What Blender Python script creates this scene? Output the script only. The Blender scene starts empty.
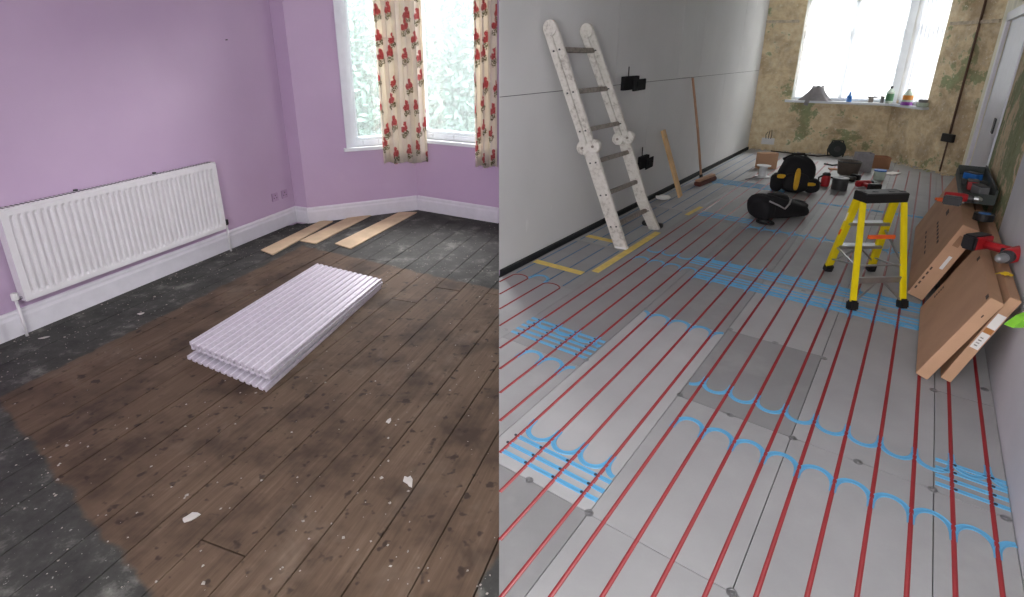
import bpy, bmesh, math, random
from mathutils import Vector, Matrix
random.seed(7)
C = bpy.context.scene.collection
scene = bpy.context.scene

# ------------------------------------------------------------------ camera
CX, CY, HZ, FH, CAMH = 499.0, 241.0, 52.0, 575.0, 1.75
DD = CY - HZ
FF = math.sqrt(FH*FH - DD*DD)
TH = math.atan2(DD, FF)
cd = bpy.data.cameras.new('camera')
cd.sensor_fit = 'HORIZONTAL'; cd.sensor_width = 36; cd.lens = FF/1024*36
cd.shift_x = (512-CX)/1024; cd.shift_y = (CY-298.5)/1024
cd.clip_start = 0.02
cam = bpy.data.objects.new('camera', cd); C.objects.link(cam)
cam.location = (0, 0, CAMH); cam.rotation_euler = (math.pi/2-TH, 0, 0)
scene.camera = cam

# ------------------------------------------------------------------ light
W = bpy.data.worlds.new('world'); scene.world = W; W.use_nodes = True
W.node_tree.nodes['Background'].inputs[0].default_value = (1.0, 0.995, 0.98, 1)
W.node_tree.nodes['Background'].inputs[1].default_value = 4.0
vs = scene.view_settings
vs.view_transform = 'Standard'; vs.look = 'None'; vs.gamma = 1; vs.use_curve_mapping = False
vs.exposure = 0.5
def area(name, loc, target, sx, sy, power, col=(1, 1, 1)):
    l = bpy.data.lights.new(name, 'AREA'); l.shape = 'RECTANGLE'; l.size = sx; l.size_y = sy
    l.energy = power; l.color = col
    o = bpy.data.objects.new(name, l); C.objects.link(o); o.location = loc
    o.rotation_euler = (Vector(target)-Vector(loc)).to_track_quat('-Z', 'Y').to_euler()
    return o
# daylight outside the two bays
area('daylight_garden', (-0.95, 8.4, 4.3), (-0.9, 5.0, 0.9), 3.6, 2.2, 900, (1.0, 0.995, 0.98))
area('daylight_street', (7.9, 12.6, 5.2), (5.4, 8.8, 1.0), 3.6, 2.6, 1500, (1.0, 0.995, 0.98))
area('rear_fill', (-.7, -1.35, 1.75), (1.4, 4.2, 2.0), 1.3, 1.3, 105, (1.0, 0.995, 0.98))  # added fill behind the viewer to brighten the walls; no such window known

# ------------------------------------------------------------------ plan helpers
def ray(x, y):
    v = y-CY
    return Vector((x-CX, FF*math.cos(TH)-v*math.sin(TH), -(v*math.cos(TH)+FF*math.sin(TH))))
def fl(x, y, z=0.0):                     # point at height z on the sight line of a photo point
    r = ray(x, y); t = (z-CAMH)/r.z
    return Vector((r.x*t, r.y*t, z))
AZ = math.atan2(439, FH)
UU = Vector((math.sin(AZ), math.cos(AZ), 0)); VV = Vector((math.cos(AZ), -math.sin(AZ), 0))
RZ = -AZ                                  # rotation taking local +Y to U, +X to V
def P(U, V, z=0.0): return UU*U + VV*V + Vector((0, 0, z))
def uvp(p): return p.dot(UU), p.dot(VV)

# ------------------------------------------------------------------ materials
def S(r, g, b):
    f = lambda c: (c/255/12.92) if c/255 <= .04045 else ((c/255+.055)/1.055)**2.4
    return (f(r), f(g), f(b), 1)
class NT:
    def __init__(s, name):
        s.m = bpy.data.materials.new(name); s.m.use_nodes = True
        s.t = s.m.node_tree; s.b = s.t.nodes['Principled BSDF']; s.out = s.t.nodes['Material Output']
    def n(s, typ, **kw):
        nd = s.t.nodes.new(typ)
        for k, v in kw.items(): setattr(nd, k, v)
        return nd
    def l(s, a, b): s.t.links.new(a, b)
    def setin(s, sock, v):
        if hasattr(v, 'is_output') or isinstance(v, bpy.types.NodeSocket): s.l(v, sock)
        else: sock.default_value = v
    def math(s, op, a, b=None, c=None, clamp=False):
        nd = s.n('ShaderNodeMath', operation=op, use_clamp=clamp)
        for i, v in enumerate((a, b, c)):
            if v is not None: s.setin(nd.inputs[i], v)
        return nd.outputs[0]
    def coord(s, kind='Object'): return s.n('ShaderNodeTexCoord').outputs[kind]
    def mapping(s, vec, scale=(1, 1, 1), rot=(0, 0, 0), loc=(0, 0, 0)):
        m = s.n('ShaderNodeMapping'); s.l(vec, m.inputs[0])
        m.inputs['Scale'].default_value = scale; m.inputs['Rotation'].default_value = rot; m.inputs['Location'].default_value = loc
        return m.outputs[0]
    def noise(s, vec, scale, detail=4, rough=.55, dist=0):
        n = s.n('ShaderNodeTexNoise'); s.l(vec, n.inputs['Vector'])
        n.inputs['Scale'].default_value = scale; n.inputs['Detail'].default_value = detail
        n.inputs['Roughness'].default_value = rough; n.inputs['Distortion'].default_value = dist
        return n.outputs['Fac']
    def ramp(s, fac, stops, interp='LINEAR'):
        r = s.n('ShaderNodeValToRGB'); s.l(fac, r.inputs[0]); r.color_ramp.interpolation = interp
        el = r.color_ramp.elements
        while len(el) < len(stops): el.new(0.5)
        for e, (p, c) in zip(el, stops):
            e.position = p; e.color = c if not isinstance(c, (int, float)) else (c, c, c, 1)
        return r.outputs[0]
    def mix(s, fac, a, b, mode='MIX'):
        m = s.n('ShaderNodeMix', data_type='RGBA', blend_type=mode)
        s.setin(m.inputs[0], fac); s.setin(m.inputs[6], a); s.setin(m.inputs[7], b)
        return m.outputs[2]
    def bump(s, h, strength=.3, dist=.01):
        b = s.n('ShaderNodeBump'); s.l(h, b.inputs['Height']); b.inputs['Strength'].default_value = strength
        b.inputs['Distance'].default_value = dist; s.l(b.outputs[0], s.b.inputs['Normal'])
    def rough(s, r): s.setin(s.b.inputs['Roughness'], r)
    def col(s, c): s.setin(s.b.inputs['Base Color'], c)

def plain(name, c, rough=.6, metal=0, var=.12, scale=12, bump=.0, spec=.5):
    t = NT(name); co = t.coord('Object')
    n = t.noise(co, scale, 4)
    dark = tuple(x*(1-var) for x in c[:3])+(1,); lite = tuple(min(1, x*(1+var)) for x in c[:3])+(1,)
    t.col(t.ramp(n, [(.3, dark), (.7, lite)])); t.rough(rough); t.b.inputs['Metallic'].default_value = metal
    t.b.inputs['Specular IOR Level'].default_value = spec
    if bump: t.bump(t.noise(co, scale*6, 3), bump, .004)
    return t.m
M = {}
M['white_paint'] = plain('white gloss paint', S(222, 220, 224), .35, var=.04)
M['trim'] = plain('skirting paint', S(214, 212, 220), .4, var=.05)
M['frame_white'] = plain('window frame white', S(225, 230, 235), .35, var=.03)
M['chrome'] = plain('chrome', S(190, 190, 195), .25, 1)
M['black_plastic'] = plain('black plastic', S(26, 26, 28), .45)
M['black_matt'] = plain('matt black plastic', S(34, 34, 36), .8, spec=.1)
M['dark_grey'] = plain('dark grey plastic', S(62, 62, 64), .55)
M['grey_plastic'] = plain('grey plastic', S(128, 128, 130), .55)
M['white_plastic'] = plain('white plastic', S(226, 226, 226), .4, var=.04)
M['red_plastic'] = plain('red plastic', S(176, 34, 40), .4)
M['orange_plastic'] = plain('orange plastic', S(226, 96, 40), .45)
M['yellow_plastic'] = plain('yellow plastic', S(225, 190, 30), .45)
M['yellow_fibre'] = plain('yellow fibreglass', S(236, 214, 16), .42, var=.05)
M['aluminium'] = plain('brushed aluminium', S(176, 178, 180), .4, .85)
M['green_plastic'] = plain('bright green plastic', S(150, 225, 70), .4)
M['blue_plastic'] = plain('blue plastic', S(52, 120, 200), .35)
M['purple_plastic'] = plain('purple plastic', S(130, 50, 150), .4)
M['dark_green'] = plain('dark green tray', S(34, 44, 42), .5)
M['fabric_black'] = plain('black nylon', S(20, 20, 24), .8, bump=.6, scale=30)
M['fabric_yellow'] = plain('yellow webbing', S(216, 168, 40), .7)
M['cloth_grey'] = plain('grey rag', S(150, 148, 150), .9, bump=.3)
M['timber'] = plain('bare softwood', S(205, 168, 122), .7, var=.15, scale=5)
M['bare_board'] = plain('dusty bare board', S(196, 172, 142), .8, var=.15, scale=5)
M['broom_wood'] = plain('broom wood', S(178, 138, 110), .6)
M['bristle'] = plain('red brown bristle', S(92, 50, 42), .9, bump=.8, scale=60)
M['rust'] = plain('rusty brown conduit', S(100, 74, 60), .7)
M['white_pipe'] = plain('white reel', S(220, 222, 224), .4)
M['clear_bottle'] = plain('milky bottle plastic', S(190, 205, 190), .25)
M['green_label'] = plain('green label', S(80, 130, 90), .5)
M['paper'] = plain('white label paper', S(228, 226, 222), .6, var=.03)
M['ink'] = plain('printed ink', S(74, 56, 44), .7)
M['wire'] = plain('black wire', S(18, 18, 18), .5)
M['brown_basket'] = plain('brown wire mesh', S(92, 82, 74), .7, bump=.6, scale=40)
M['debris'] = plain('plaster crumbs', S(150, 143, 136), .9, var=.25)
M['flake'] = plain('white paint flake', S(185, 180, 176), .8)
M['pipe_red'] = plain('red heating pipe', S(130, 34, 38), .38, var=.08)
M['groove_blue'] = plain('blue groove liner', S(90, 160, 202), .4, var=.05)
M['dot'] = plain('dark groove end', S(40, 50, 62), .6)
M['edge_black'] = plain('black edge gap strip', S(24, 26, 30), .8)
M['tape'] = plain('yellow tape', S(224, 196, 104), .6)
M['subfloor'] = plain('dark subfloor', S(40, 36, 34), .9)
M['plastic_socket'] = plain('painted socket', S(176, 150, 182), .4)

def m_purple():
    t = NT('lilac painted plaster'); co = t.coord()
    n = t.noise(co, 1.3, 3); n2 = t.noise(co, 14, 4)
    c = t.ramp(n, [(.3, S(188, 164, 194)), (.7, S(195, 172, 200))])
    t.col(t.mix(t.math('MULTIPLY', n2, .12), c, S(174, 150, 178))); t.rough(.55); t.bump(t.noise(co, 40, 3), .15, .003)
    return t.m
M['lilac'] = m_purple()
BDIR = Vector((.342, .9397, 0)); BN = Vector((.9397, -.342, 0))
def m_boards():
    t = NT('old floorboard'); co = t.coord()
    grain = t.noise(t.mapping(t.mapping(co, rot=(0, 0, math.radians(20))), scale=(26, 1.6, 1)), 1.6, 5, .65, .4)
    oi = t.n('ShaderNodeObjectInfo')
    brown = t.ramp(grain, [(.2, S(74, 60, 49)), (.55, S(98, 81, 67)), (.85, S(120, 102, 87))])
    brown = t.mix(t.math('MULTIPLY', oi.outputs['Random'], .35), brown, S(78, 61, 49))
    bl = t.noise(co, 3.1, 4, .6); brown = t.mix(t.ramp(bl, [(.45, 0), (.66, .85)]), brown, S(56, 44, 37))
    sp = t.noise(co, 17, 2, .5); brown = t.mix(t.ramp(sp, [(.62, 0), (.70, .85)]), brown, S(48, 38, 34))
    du = t.noise(co, 2.2, 4, .7, .6); brown = t.mix(t.ramp(du, [(.54, 0), (.8, .28)]), brown, S(150, 136, 122))
    g2 = t.noise(co, 5, 6, .7)
    dark = t.ramp(g2, [(.3, S(40, 39, 39)), (.55, S(64, 64, 62)), (.78, S(128, 128, 122))])
    fleck = t.noise(co, 46, 3, .6); dark = t.mix(t.ramp(fleck, [(.66, 0), (.72, .8)]), dark, S(170, 170, 164))
    # worn border: the painted surround left by an old carpet square
    sep = t.n('ShaderNodeSeparateXYZ'); t.l(co, sep.inputs[0])
    wob = t.math('MULTIPLY', t.math('SUBTRACT', t.noise(co, 7, 4), .5), .10)
    fac = None
    def half(a, b, flip=1):
        nonlocal fac
        d = (b-a); nrm = Vector((-d.y, d.x))*flip; nrm.normalize()
        v = t.math('ADD', t.math('ADD', t.math('MULTIPLY', sep.outputs[0], nrm.x), t.math('MULTIPLY', sep.outputs[1], nrm.y)), -(nrm.x*a.x+nrm.y*a.y))
        v = t.math('MULTIPLY', t.math('ADD', t.math('ADD', v, wob), .012), 40, clamp=True)
        fac = v if fac is None else t.math('MULTIPLY', fac, v)
    half(fl(13, 391), fl(270, 262), -1)
    half(fl(290, 243), fl(499, 290), -1)
    half(fl(2, 407), fl(154, 597), 1)
    half(fl(499, 552), fl(474, 597), -1)
    t.col(t.mix(fac, dark, brown)); t.rough(.75)
    t.b.inputs['Specular IOR Level'].default_value = .25
    t.bump(grain, .35, .004)
    return t.m
M['board'] = m_boards()
def m_panel():
    t = NT('routed gypsum panel'); co = t.coord(); oi = t.n('ShaderNodeObjectInfo')
    n = t.noise(co, 2.5, 4); n2 = t.noise(co, 90, 2)
    c = t.ramp(n, [(.3, S(152, 152, 153)), (.7, S(164, 164, 165))])
    c = t.mix(t.math('MULTIPLY', n2, .12), c, S(120, 120, 122))
    c = t.mix(1.0, c, oi.outputs['Color'], 'MULTIPLY')
    d = t.noise(co, 1.1, 5, .7); c = t.mix(t.ramp(d, [(.55, 0), (.8, .3)]), c, S(196, 196, 194))
    t.col(c); t.rough(.6); t.b.inputs['Specular IOR Level'].default_value = .4
    return t.m
M['panel'] = m_panel()
def m_plasterboard():
    t = NT('grey plasterboard'); co = t.coord()
    n = t.noise(co, .9, 4); c = t.ramp(n, [(.3, S(206, 206, 206)), (.7, S(216, 216, 216))])
    sc = t.noise(t.mapping(co, scale=(1, 1, .35)), 9, 3, .5); c = t.mix(t.ramp(sc, [(.68, 0), (.76, .5)]), c, S(226, 226, 226))
    t.col(c); t.rough(.75); t.b.inputs['Specular IOR Level'].default_value = .2
    return t.m
M['pboard'] = m_plasterboard()
def m_stripped(green=.5, brown=.0):
    t = NT('stripped plaster'); co = t.coord()
    n1 = t.noise(co, 1.15, 5, .62, .5); n2 = t.noise(co, 9, 6, .7)
    c = t.ramp(n2, [(.3, S(204, 182, 146)), (.5, S(228, 210, 174)), (.72, S(240, 230, 206))])
    mixf = t.math('ADD', n1, t.math('MULTIPLY', t.math('SUBTRACT', n2, .5), .45))
    gr = t.ramp(n2, [(.3, S(142, 150, 112)), (.7, S(172, 178, 140))])
    c = t.mix(t.ramp(mixf, [(green, 0), (green+.035, 1)]), c, gr)
    n3 = t.noise(co, 2.3, 5, .6, .3)
    c = t.mix(t.ramp(n3, [(.5-brown, 0), (.68-brown, .55)]), c, S(150, 124, 98))
    fl_ = t.noise(co, 22, 4, .6); c = t.mix(t.ramp(fl_, [(.62, 0), (.68, .8)]), c, S(232, 224, 204))
    t.col(c); t.rough(.9); t.b.inputs['Specular IOR Level'].default_value = .1; t.bump(n2, .4, .01)
    return t.m
M['strip_a'] = m_stripped(.56); M['strip_b'] = m_stripped(.58, .08); M['strip_c'] = m_stripped(.47, -.05)
def m_cardboard(name, c):
    t = NT(name); co = t.coord()
    g = t.noise(t.mapping(co, scale=(1, 1, 1)), 3.5, 4)
    f = t.noise(t.mapping(co, scale=(4, 90, 90)), 1, 3)
    k = t.ramp(g, [(.3, tuple(x*.9 for x in c[:3])+(1,)), (.7, tuple(x*1.08 for x in c[:3])+(1,))])
    t.col(t.mix(t.math('MULTIPLY', f, .12), k, tuple(x*.6 for x in c[:3])+(1,))); t.rough(.8)
    t.b.inputs['Specular IOR Level'].default_value = .2
    return t.m
M['card'] = m_cardboard('brown cardboard', S(194, 156, 126))
M['card_dark'] = m_cardboard('dark cardboard', S(160, 118, 90))
M['card_tape'] = plain('brown parcel tape', S(150, 112, 82), .35)
def m_foil():
    t = NT('foil faced insulation'); co = t.coord()
    n = t.noise(co, 40, 4, .7); c = t.ramp(n, [(.3, S(194, 188, 200)), (.7, S(218, 213, 223))])
    t.col(c); t.rough(t.ramp(t.noise(co, 9, 3), [(.3, .28), (.7, .5)])); t.b.inputs['Metallic'].default_value = .25
    t.bump(n, .25, .003)
    return t.m
M['foil'] = m_foil()
M['foam_core'] = plain('lilac foam core', S(232, 228, 238), .5, var=.06, scale=60)
def m_splatter():
    t = NT('paint splattered aluminium'); co = t.coord()
    n = t.noise(co, 26, 5, .7); n2 = t.noise(co, 6, 3)
    f = t.math('ADD', n, t.math('MULTIPLY', t.math('SUBTRACT', n2, .5), .4))
    t.col(t.ramp(f, [(.30, S(160, 154, 145)), (.46, S(204, 200, 192)), (.8, S(222, 219, 213))])); t.rough(.55)
    return t.m
M['splatter'] = m_splatter()
M['rung'] = plain('dirty ladder rung', S(138, 130, 122), .5, .3, var=.3, scale=30)
def m_sheer(name, c, transp, transl):
    t = NT(name); co = t.coord('UV')
    tr = t.n('ShaderNodeBsdfTransparent'); tl = t.n('ShaderNodeBsdfTranslucent'); df = t.n('ShaderNodeBsdfDiffuse')
    tl.inputs[0].default_value = c; df.inputs[0].default_value = c
    m1 = t.n('ShaderNodeMixShader'); m1.inputs[0].default_value = transl; t.l(df.outputs[0], m1.inputs[1]); t.l(tl.outputs[0], m1.inputs[2])
    m2 = t.n('ShaderNodeMixShader'); m2.inputs[0].default_value = transp; t.l(m1.outputs[0], m2.inputs[1]); t.l(tr.outputs[0], m2.inputs[2])
    t.l(m2.outputs[0], t.out.inputs[0])
    return t.m
M['net'] = m_sheer('sheer net', (.80, .90, .90, 1), .8, .5)
M['blind'] = m_sheer('vertical blind fabric', (.55, .57, .60, 1), .10, .5)
def m_glass():
    t = NT('window glass'); tr = t.n('ShaderNodeBsdfTransparent'); gl = t.n('ShaderNodeBsdfGlossy'); gl.inputs['Roughness'].default_value = .03
    m = t.n('ShaderNodeMixShader'); m.inputs[0].default_value = .06
    t.l(tr.outputs[0], m.inputs[1]); t.l(gl.outputs[0], m.inputs[2]); t.l(m.outputs[0], t.out.inputs[0])
    return t.m
M['glass'] = m_glass()
def m_curtain():
    t = NT('floral curtain cotton'); uv = t.coord('UV')
    def flowers(scale, loc, rad, rnd):
        v = t.n('ShaderNodeTexVoronoi', voronoi_dimensions='2D'); t.l(t.mapping(uv, loc=loc), v.inputs['Vector'])
        v.inputs['Scale'].default_value = scale; v.inputs['Randomness'].default_value = rnd
        return v.outputs['Distance']
    edge = t.noise(uv, 60, 2)
    def disc(dist, r): return t.math('LESS_THAN', t.math('ADD', dist, t.math('MULTIPLY', t.math('SUBTRACT', edge, .5), .16)), r)
    d1 = flowers(4.3, (0, 0, 0), 0, .6); d2 = flowers(4.3, (.047, .012, 0), 0, .6); d3 = flowers(4.3, (.018, -.046, 0), 0, .6)
    lf = flowers(4.3, (.03, .07, 0), 0, .6); lf2 = flowers(4.3, (-.03, .05, 0), 0, .6)
    base = t.ramp(t.noise(uv, 5, 2), [(.3, S(234, 226, 212)), (.7, S(240, 234, 222))])
    red = t.ramp(t.noise(uv, 90, 3), [(.38, S(158, 62, 66)), (.62, S(222, 132, 128))])
    grn = t.ramp(t.noise(uv, 110, 2), [(.4, S(90, 84, 56)), (.6, S(140, 136, 96))])
    gm = t.math('MULTIPLY', t.math('MAXIMUM', disc(lf, .16), disc(lf2, .13)), t.math('GREATER_THAN', t.noise(uv, 70, 2), .47))
    c = t.mix(gm, base, grn)
    c = t.mix(t.math('MAXIMUM', t.math('MAXIMUM', disc(d1, .15), disc(d2, .135)), disc(d3, .11)), c, red)
    tl = t.n('ShaderNodeBsdfTranslucent'); df = t.n('ShaderNodeBsdfDiffuse'); t.l(c, tl.inputs[0]); t.l(c, df.inputs[0])
    m1 = t.n('ShaderNodeMixShader'); m1.inputs[0].default_value = .3; t.l(df.outputs[0], m1.inputs[1]); t.l(tl.outputs[0], m1.inputs[2])
    t.l(m1.outputs[0], t.out.inputs[0])
    return t.m
M['curtain'] = m_curtain()
def m_leaf():
    t = NT('garden leaf'); oi = t.n('ShaderNodeNewGeometry')
    c = t.ramp(oi.outputs['Random Per Island'], [(0, S(36, 66, 54)), (.5, S(78, 114, 98)), (1, S(128, 164, 152))]); t.col(c); t.rough(.6)
    return t.m
M['leaf'] = m_leaf()
M['ground'] = plain('garden ground', S(120, 130, 100), .9)
M['ceiling'] = plain('ceiling white', S(232, 230, 228), .9, var=.02)

# ------------------------------------------------------------------ mesh helpers
def make(name, bm, mat, parent=None, smooth=False, loc=None, rotz=None):
    me = bpy.data.meshes.new(name)
    if smooth:
        for f in bm.faces: f.smooth = True
    bm.normal_update(); bm.to_mesh(me); bm.free()
    mats = mat if isinstance(mat, (list, tuple)) else [mat]
    for m in mats: me.materials.append(M[m] if isinstance(m, str) else m)
    o = bpy.data.objects.new(name, me); C.objects.link(o)
    if parent is not None: o.parent = parent
    if loc is not None: o.location = loc
    if rotz is not None: o.rotation_euler = (0, 0, rotz)
    return o
def inst(src, name, parent, loc=(0, 0, 0), rot=None, scale=None):
    o = bpy.data.objects.new(name, src.data); C.objects.link(o); o.parent = parent; o.location = loc
    if rot is not None: o.rotation_euler = rot
    if scale is not None: o.scale = scale
    return o
def thing(name, label, cat, loc=(0, 0, 0), rotz=0, group=None, kind=None):
    o = bpy.data.objects.new(name, None); C.objects.link(o); o.location = loc; o.rotation_euler = (0, 0, rotz)
    o.empty_display_size = .1
    return tag(o, label, cat, group, kind)
def tag(o, label, cat, group=None, kind=None):
    o['label'] = label; o['category'] = cat
    if group: o['group'] = group
    if kind: o['kind'] = kind
    return o
def bx(bm, c, s, rot=None, bevel=0, mi=0):
    r = bmesh.ops.create_cube(bm, size=1)
    vs_ = r['verts']; mt = Matrix.Translation(Vector(c)) @ (rot.to_4x4() if rot else Matrix()) @ Matrix.Diagonal((*s, 1))
    bmesh.ops.transform(bm, matrix=mt, verts=vs_)
    if mi:
        for f in {f for v in vs_ for f in v.link_faces}: f.material_index = mi
    if bevel:
        es = list({e for v in vs_ for e in v.link_edges})
        bmesh.ops.bevel(bm, geom=es, offset=bevel, segments=2, affect='EDGES')
    return bm
def box(c, s, rot=None, bevel=0): return bx(bmesh.new(), c, s, rot, bevel)
def rotto(d, up=Vector((0, 0, 1))):       # local Y -> d
    d = Vector(d).normalized(); x = d.cross(up)
    if x.length < 1e-4: x = Vector((1, 0, 0))
    x.normalize(); z = x.cross(d)
    return Matrix((x, d, z)).transposed()
def bar(bm, a, b, w, h, up=Vector((0, 0, 1)), bevel=0):
    a = Vector(a); b = Vector(b)
    return bx(bm, (a+b)/2, (w, (b-a).length, h), rotto(b-a, up), bevel)
def tube(bm, pts, r, seg=8, closed=False):
    pts = [Vector(p) for p in pts]; rings = []
    n = len(pts); prev = None
    for i, p in enumerate(pts):
        a = pts[i-1] if (i > 0 or closed) else p; b = pts[(i+1) % n] if (i < n-1 or closed) else p
        d = (b-a).normalized()
        if prev is None:
            x = d.orthogonal().normalized()
        else:
            x = prev - d*prev.dot(d); x.normalize()
        prev = x; y = d.cross(x)
        rr = r[i] if isinstance(r, (list, tuple)) else r
        rings.append([bm.verts.new(p + (x*math.cos(k*2*math.pi/seg)+y*math.sin(k*2*math.pi/seg))*rr) for k in range(seg)])
    for i in range(n if closed else n-1):
        A, B = rings[i], rings[(i+1) % n]
        for k in range(seg): bm.faces.new((A[k], A[(k+1) % seg], B[(k+1) % seg], B[k]))
    if not closed: bm.faces.new(rings[0][::-1]); bm.faces.new(rings[-1])
    return bm
def lathe(bm, prof, seg=20, c=(0, 0, 0), rot=None):
    c = Vector(c); rings = []
    for r, z in prof:
        ring = []
        for k in range(seg):
            a = k*2*math.pi/seg; v = Vector((r*math.cos(a), r*math.sin(a), z))
            if rot: v = rot @ v
            ring.append(bm.verts.new(c+v))
        rings.append(ring)
    for A, B in zip(rings, rings[1:]):
        for k in range(seg): bm.faces.new((A[k], A[(k+1) % seg], B[(k+1) % seg], B[k]))
    bm.faces.new(rings[0][::-1]); bm.faces.new(rings[-1])
    return bm
def prism(bm, poly, z0, z1):
    lo = [bm.verts.new((p[0], p[1], z0)) for p in poly]; hi = [bm.verts.new((p[0], p[1], z1)) for p in poly]
    n = len(poly)
    bm.faces.new(lo[::-1]); bm.faces.new(hi)
    for i in range(n): bm.faces.new((lo[i], lo[(i+1) % n], hi[(i+1) % n], hi[i]))
    bmesh.ops.recalc_face_normals(bm, faces=bm.faces[:])
    return bm
def clip(poly, a, n):                      # keep where (p-a).n >= 0
    out = []
    for i in range(len(poly)):
        p, q = poly[i], poly[(i+1) % len(poly)]
        dp = (p[0]-a[0])*n[0]+(p[1]-a[1])*n[1]; dq = (q[0]-a[0])*n[0]+(q[1]-a[1])*n[1]
        if dp >= 0: out.append(p)
        if dp*dq < 0:
            t = dp/(dp-dq); out.append((p[0]+(q[0]-p[0])*t, p[1]+(q[1]-p[1])*t))
    return out
def parea(poly): return abs(sum(poly[i][0]*poly[(i+1) % len(poly)][1]-poly[(i+1) % len(poly)][0]*poly[i][1] for i in range(len(poly))))/2
def wallbox(bm, p0, p1, s0, s1, z0, z1, t=.12, off=0):
    if z0 == 0: z0 = -.06
    d = (p1-p0).normalized(); n = Vector((-d.y, d.x, 0))
    a = p0+d*s0+n*off; b = p0+d*s1+n*off
    poly = [(a.x, a.y), (b.x, b.y), (b.x+n.x*t, b.y+n.y*t), (a.x+n.x*t, a.y+n.y*t)]
    return prism(bm, poly, z0, z1)
def structure(o, label, cat): return tag(o, label, cat, kind='structure')
def on(p0, p1, s, off, z):                 # off > 0 towards the room (right side of p0->p1)
    d = (p1-p0).normalized(); n = Vector((d.y, -d.x, 0)); p = p0+d*s+n*off
    return Vector((p.x, p.y, z))
CEIL = 2.72

# =================================================================== LEFT ROOM
L0 = fl(0, 343); L1 = fl(297, 221); L0 = L0 + (L0-L1).normalized()*3.6
LD = (L1-L0).normalized(); LLEN = (L1-L0).length
S0 = 3.6                                    # distance along the wall of the photo's left border
B0 = fl(309, 223); B1 = fl(418, 209.4); B2 = fl(499, 223); B2 = Vector((0, B2.y, 0))
bm = bmesh.new(); wallbox(bm, L0, L1, 0, LLEN+.1, 0, CEIL, .15)
structure(make('wall_left', bm, 'lilac'), 'lilac painted wall behind the white radiator', 'wall')
bm = bmesh.new(); wallbox(bm, L1, B0, 0, (B0-L1).length, 0, CEIL, .15)
structure(make('wall_nib', bm, 'lilac'), 'narrow lilac return between radiator wall and bay', 'wall')
# bay side wall with window
BSL = (B1-B0).length; BFL = (B2-B1).length
ws0, ws1, wz = .53, 1.16, .78
bm = bmesh.new()
wallbox(bm, B0, B1, 0, ws0, 0, CEIL, .15); wallbox(bm, B0, B1, ws0, ws1, 0, wz, .15); wallbox(bm, B0, B1, ws1, BSL+.05, 0, CEIL, .15); wallbox(bm, B0, B1, ws0, ws1, 2.45, CEIL, .15)
structure(make('wall_bay_side', bm, 'lilac'), 'lilac bay side wall under the narrow window', 'wall')
fs0, fs1, fz = .06, BFL-.03, .835
bm = bmesh.new()
wallbox(bm, B1, B2, 0, fs0, 0, CEIL, .15); wallbox(bm, B1, B2, fs0, fs1, 0, fz, .15); wallbox(bm, B1, B2, fs1, BFL, 0, CEIL, .15); wallbox(bm, B1, B2, fs0, fs1, 2.45, CEIL, .15)
structure(make('wall_bay_front', bm, 'lilac'), 'lilac bay front wall under the wide window', 'wall')
# partition solid between the two rooms
def UX0(V): return -V*VV.x/UU.x            # U where a line of constant V meets X=0
WLV, WRV = -2.545, .607
q0 = P(UX0(WLV), WLV); q1 = P(UX0(WLV)+1.6, WLV)
qa = P(UX0(WLV-.0135), WLV-.0135); qb = P(5.6, WLV-.0135)
bm = prism(bmesh.new(), [(0, qa.y), (0, B2.y+.16), (qb.x-.3, B2.y+.3), (qb.x, qb.y)], -.06, CEIL)
structure(make('wall_partition', bm, 'lilac'), 'lilac end of the wall parting the two rooms', 'wall')

bm = prism(bmesh.new(), [(-6.2, -1.6), (0, -1.6), (0, -1.5), (-6.2, -1.5)], -.06, CEIL)  # unseen wall added to block daylight and darken the near floorboards
structure(make('wall_back_blocker', bm, 'lilac'), 'unseen lilac wall added behind the viewer to block light', 'wall')
# skirting boards
def skirting(name, p0, p1, s0, s1, label):
    bm = bmesh.new(); d = (p1-p0).normalized(); n = Vector((d.y, -d.x, 0))
    prof = [(0, 0), (.02, 0), (.02, .12), (.014, .14), (.014, .155), (.006, .172), (0, .172)]
    A = [bm.verts.new(p0+d*s0+n*x+Vector((0, 0, z))) for x, z in prof]; B = [bm.verts.new(p0+d*s1+n*x+Vector((0, 0, z))) for x, z in prof]
    for i in range(len(prof)): bm.faces.new((A[i], B[i], B[(i+1) % len(prof)], A[(i+1) % len(prof)]))
    bm.faces.new(A[::-1]); bm.faces.new(B); bmesh.ops.recalc_face_normals(bm, faces=bm.faces[:])
    structure(make(name, bm, 'trim'), label, 'skirting')
skirting('baseboard_left', L0, L1, 0, LLEN, 'white skirting board under the radiator')
skirting('baseboard_nib', L1, B0, 0, (B0-L1).length+.01, 'short white skirting on the narrow return')
skirting('baseboard_bay_side', B0, B1, 0, BSL-.01, 'white skirting below the narrow bay window')
skirting('baseboard_bay_front', B1, B2, .01, BFL-.004, 'white skirting below the wide bay window')

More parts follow.
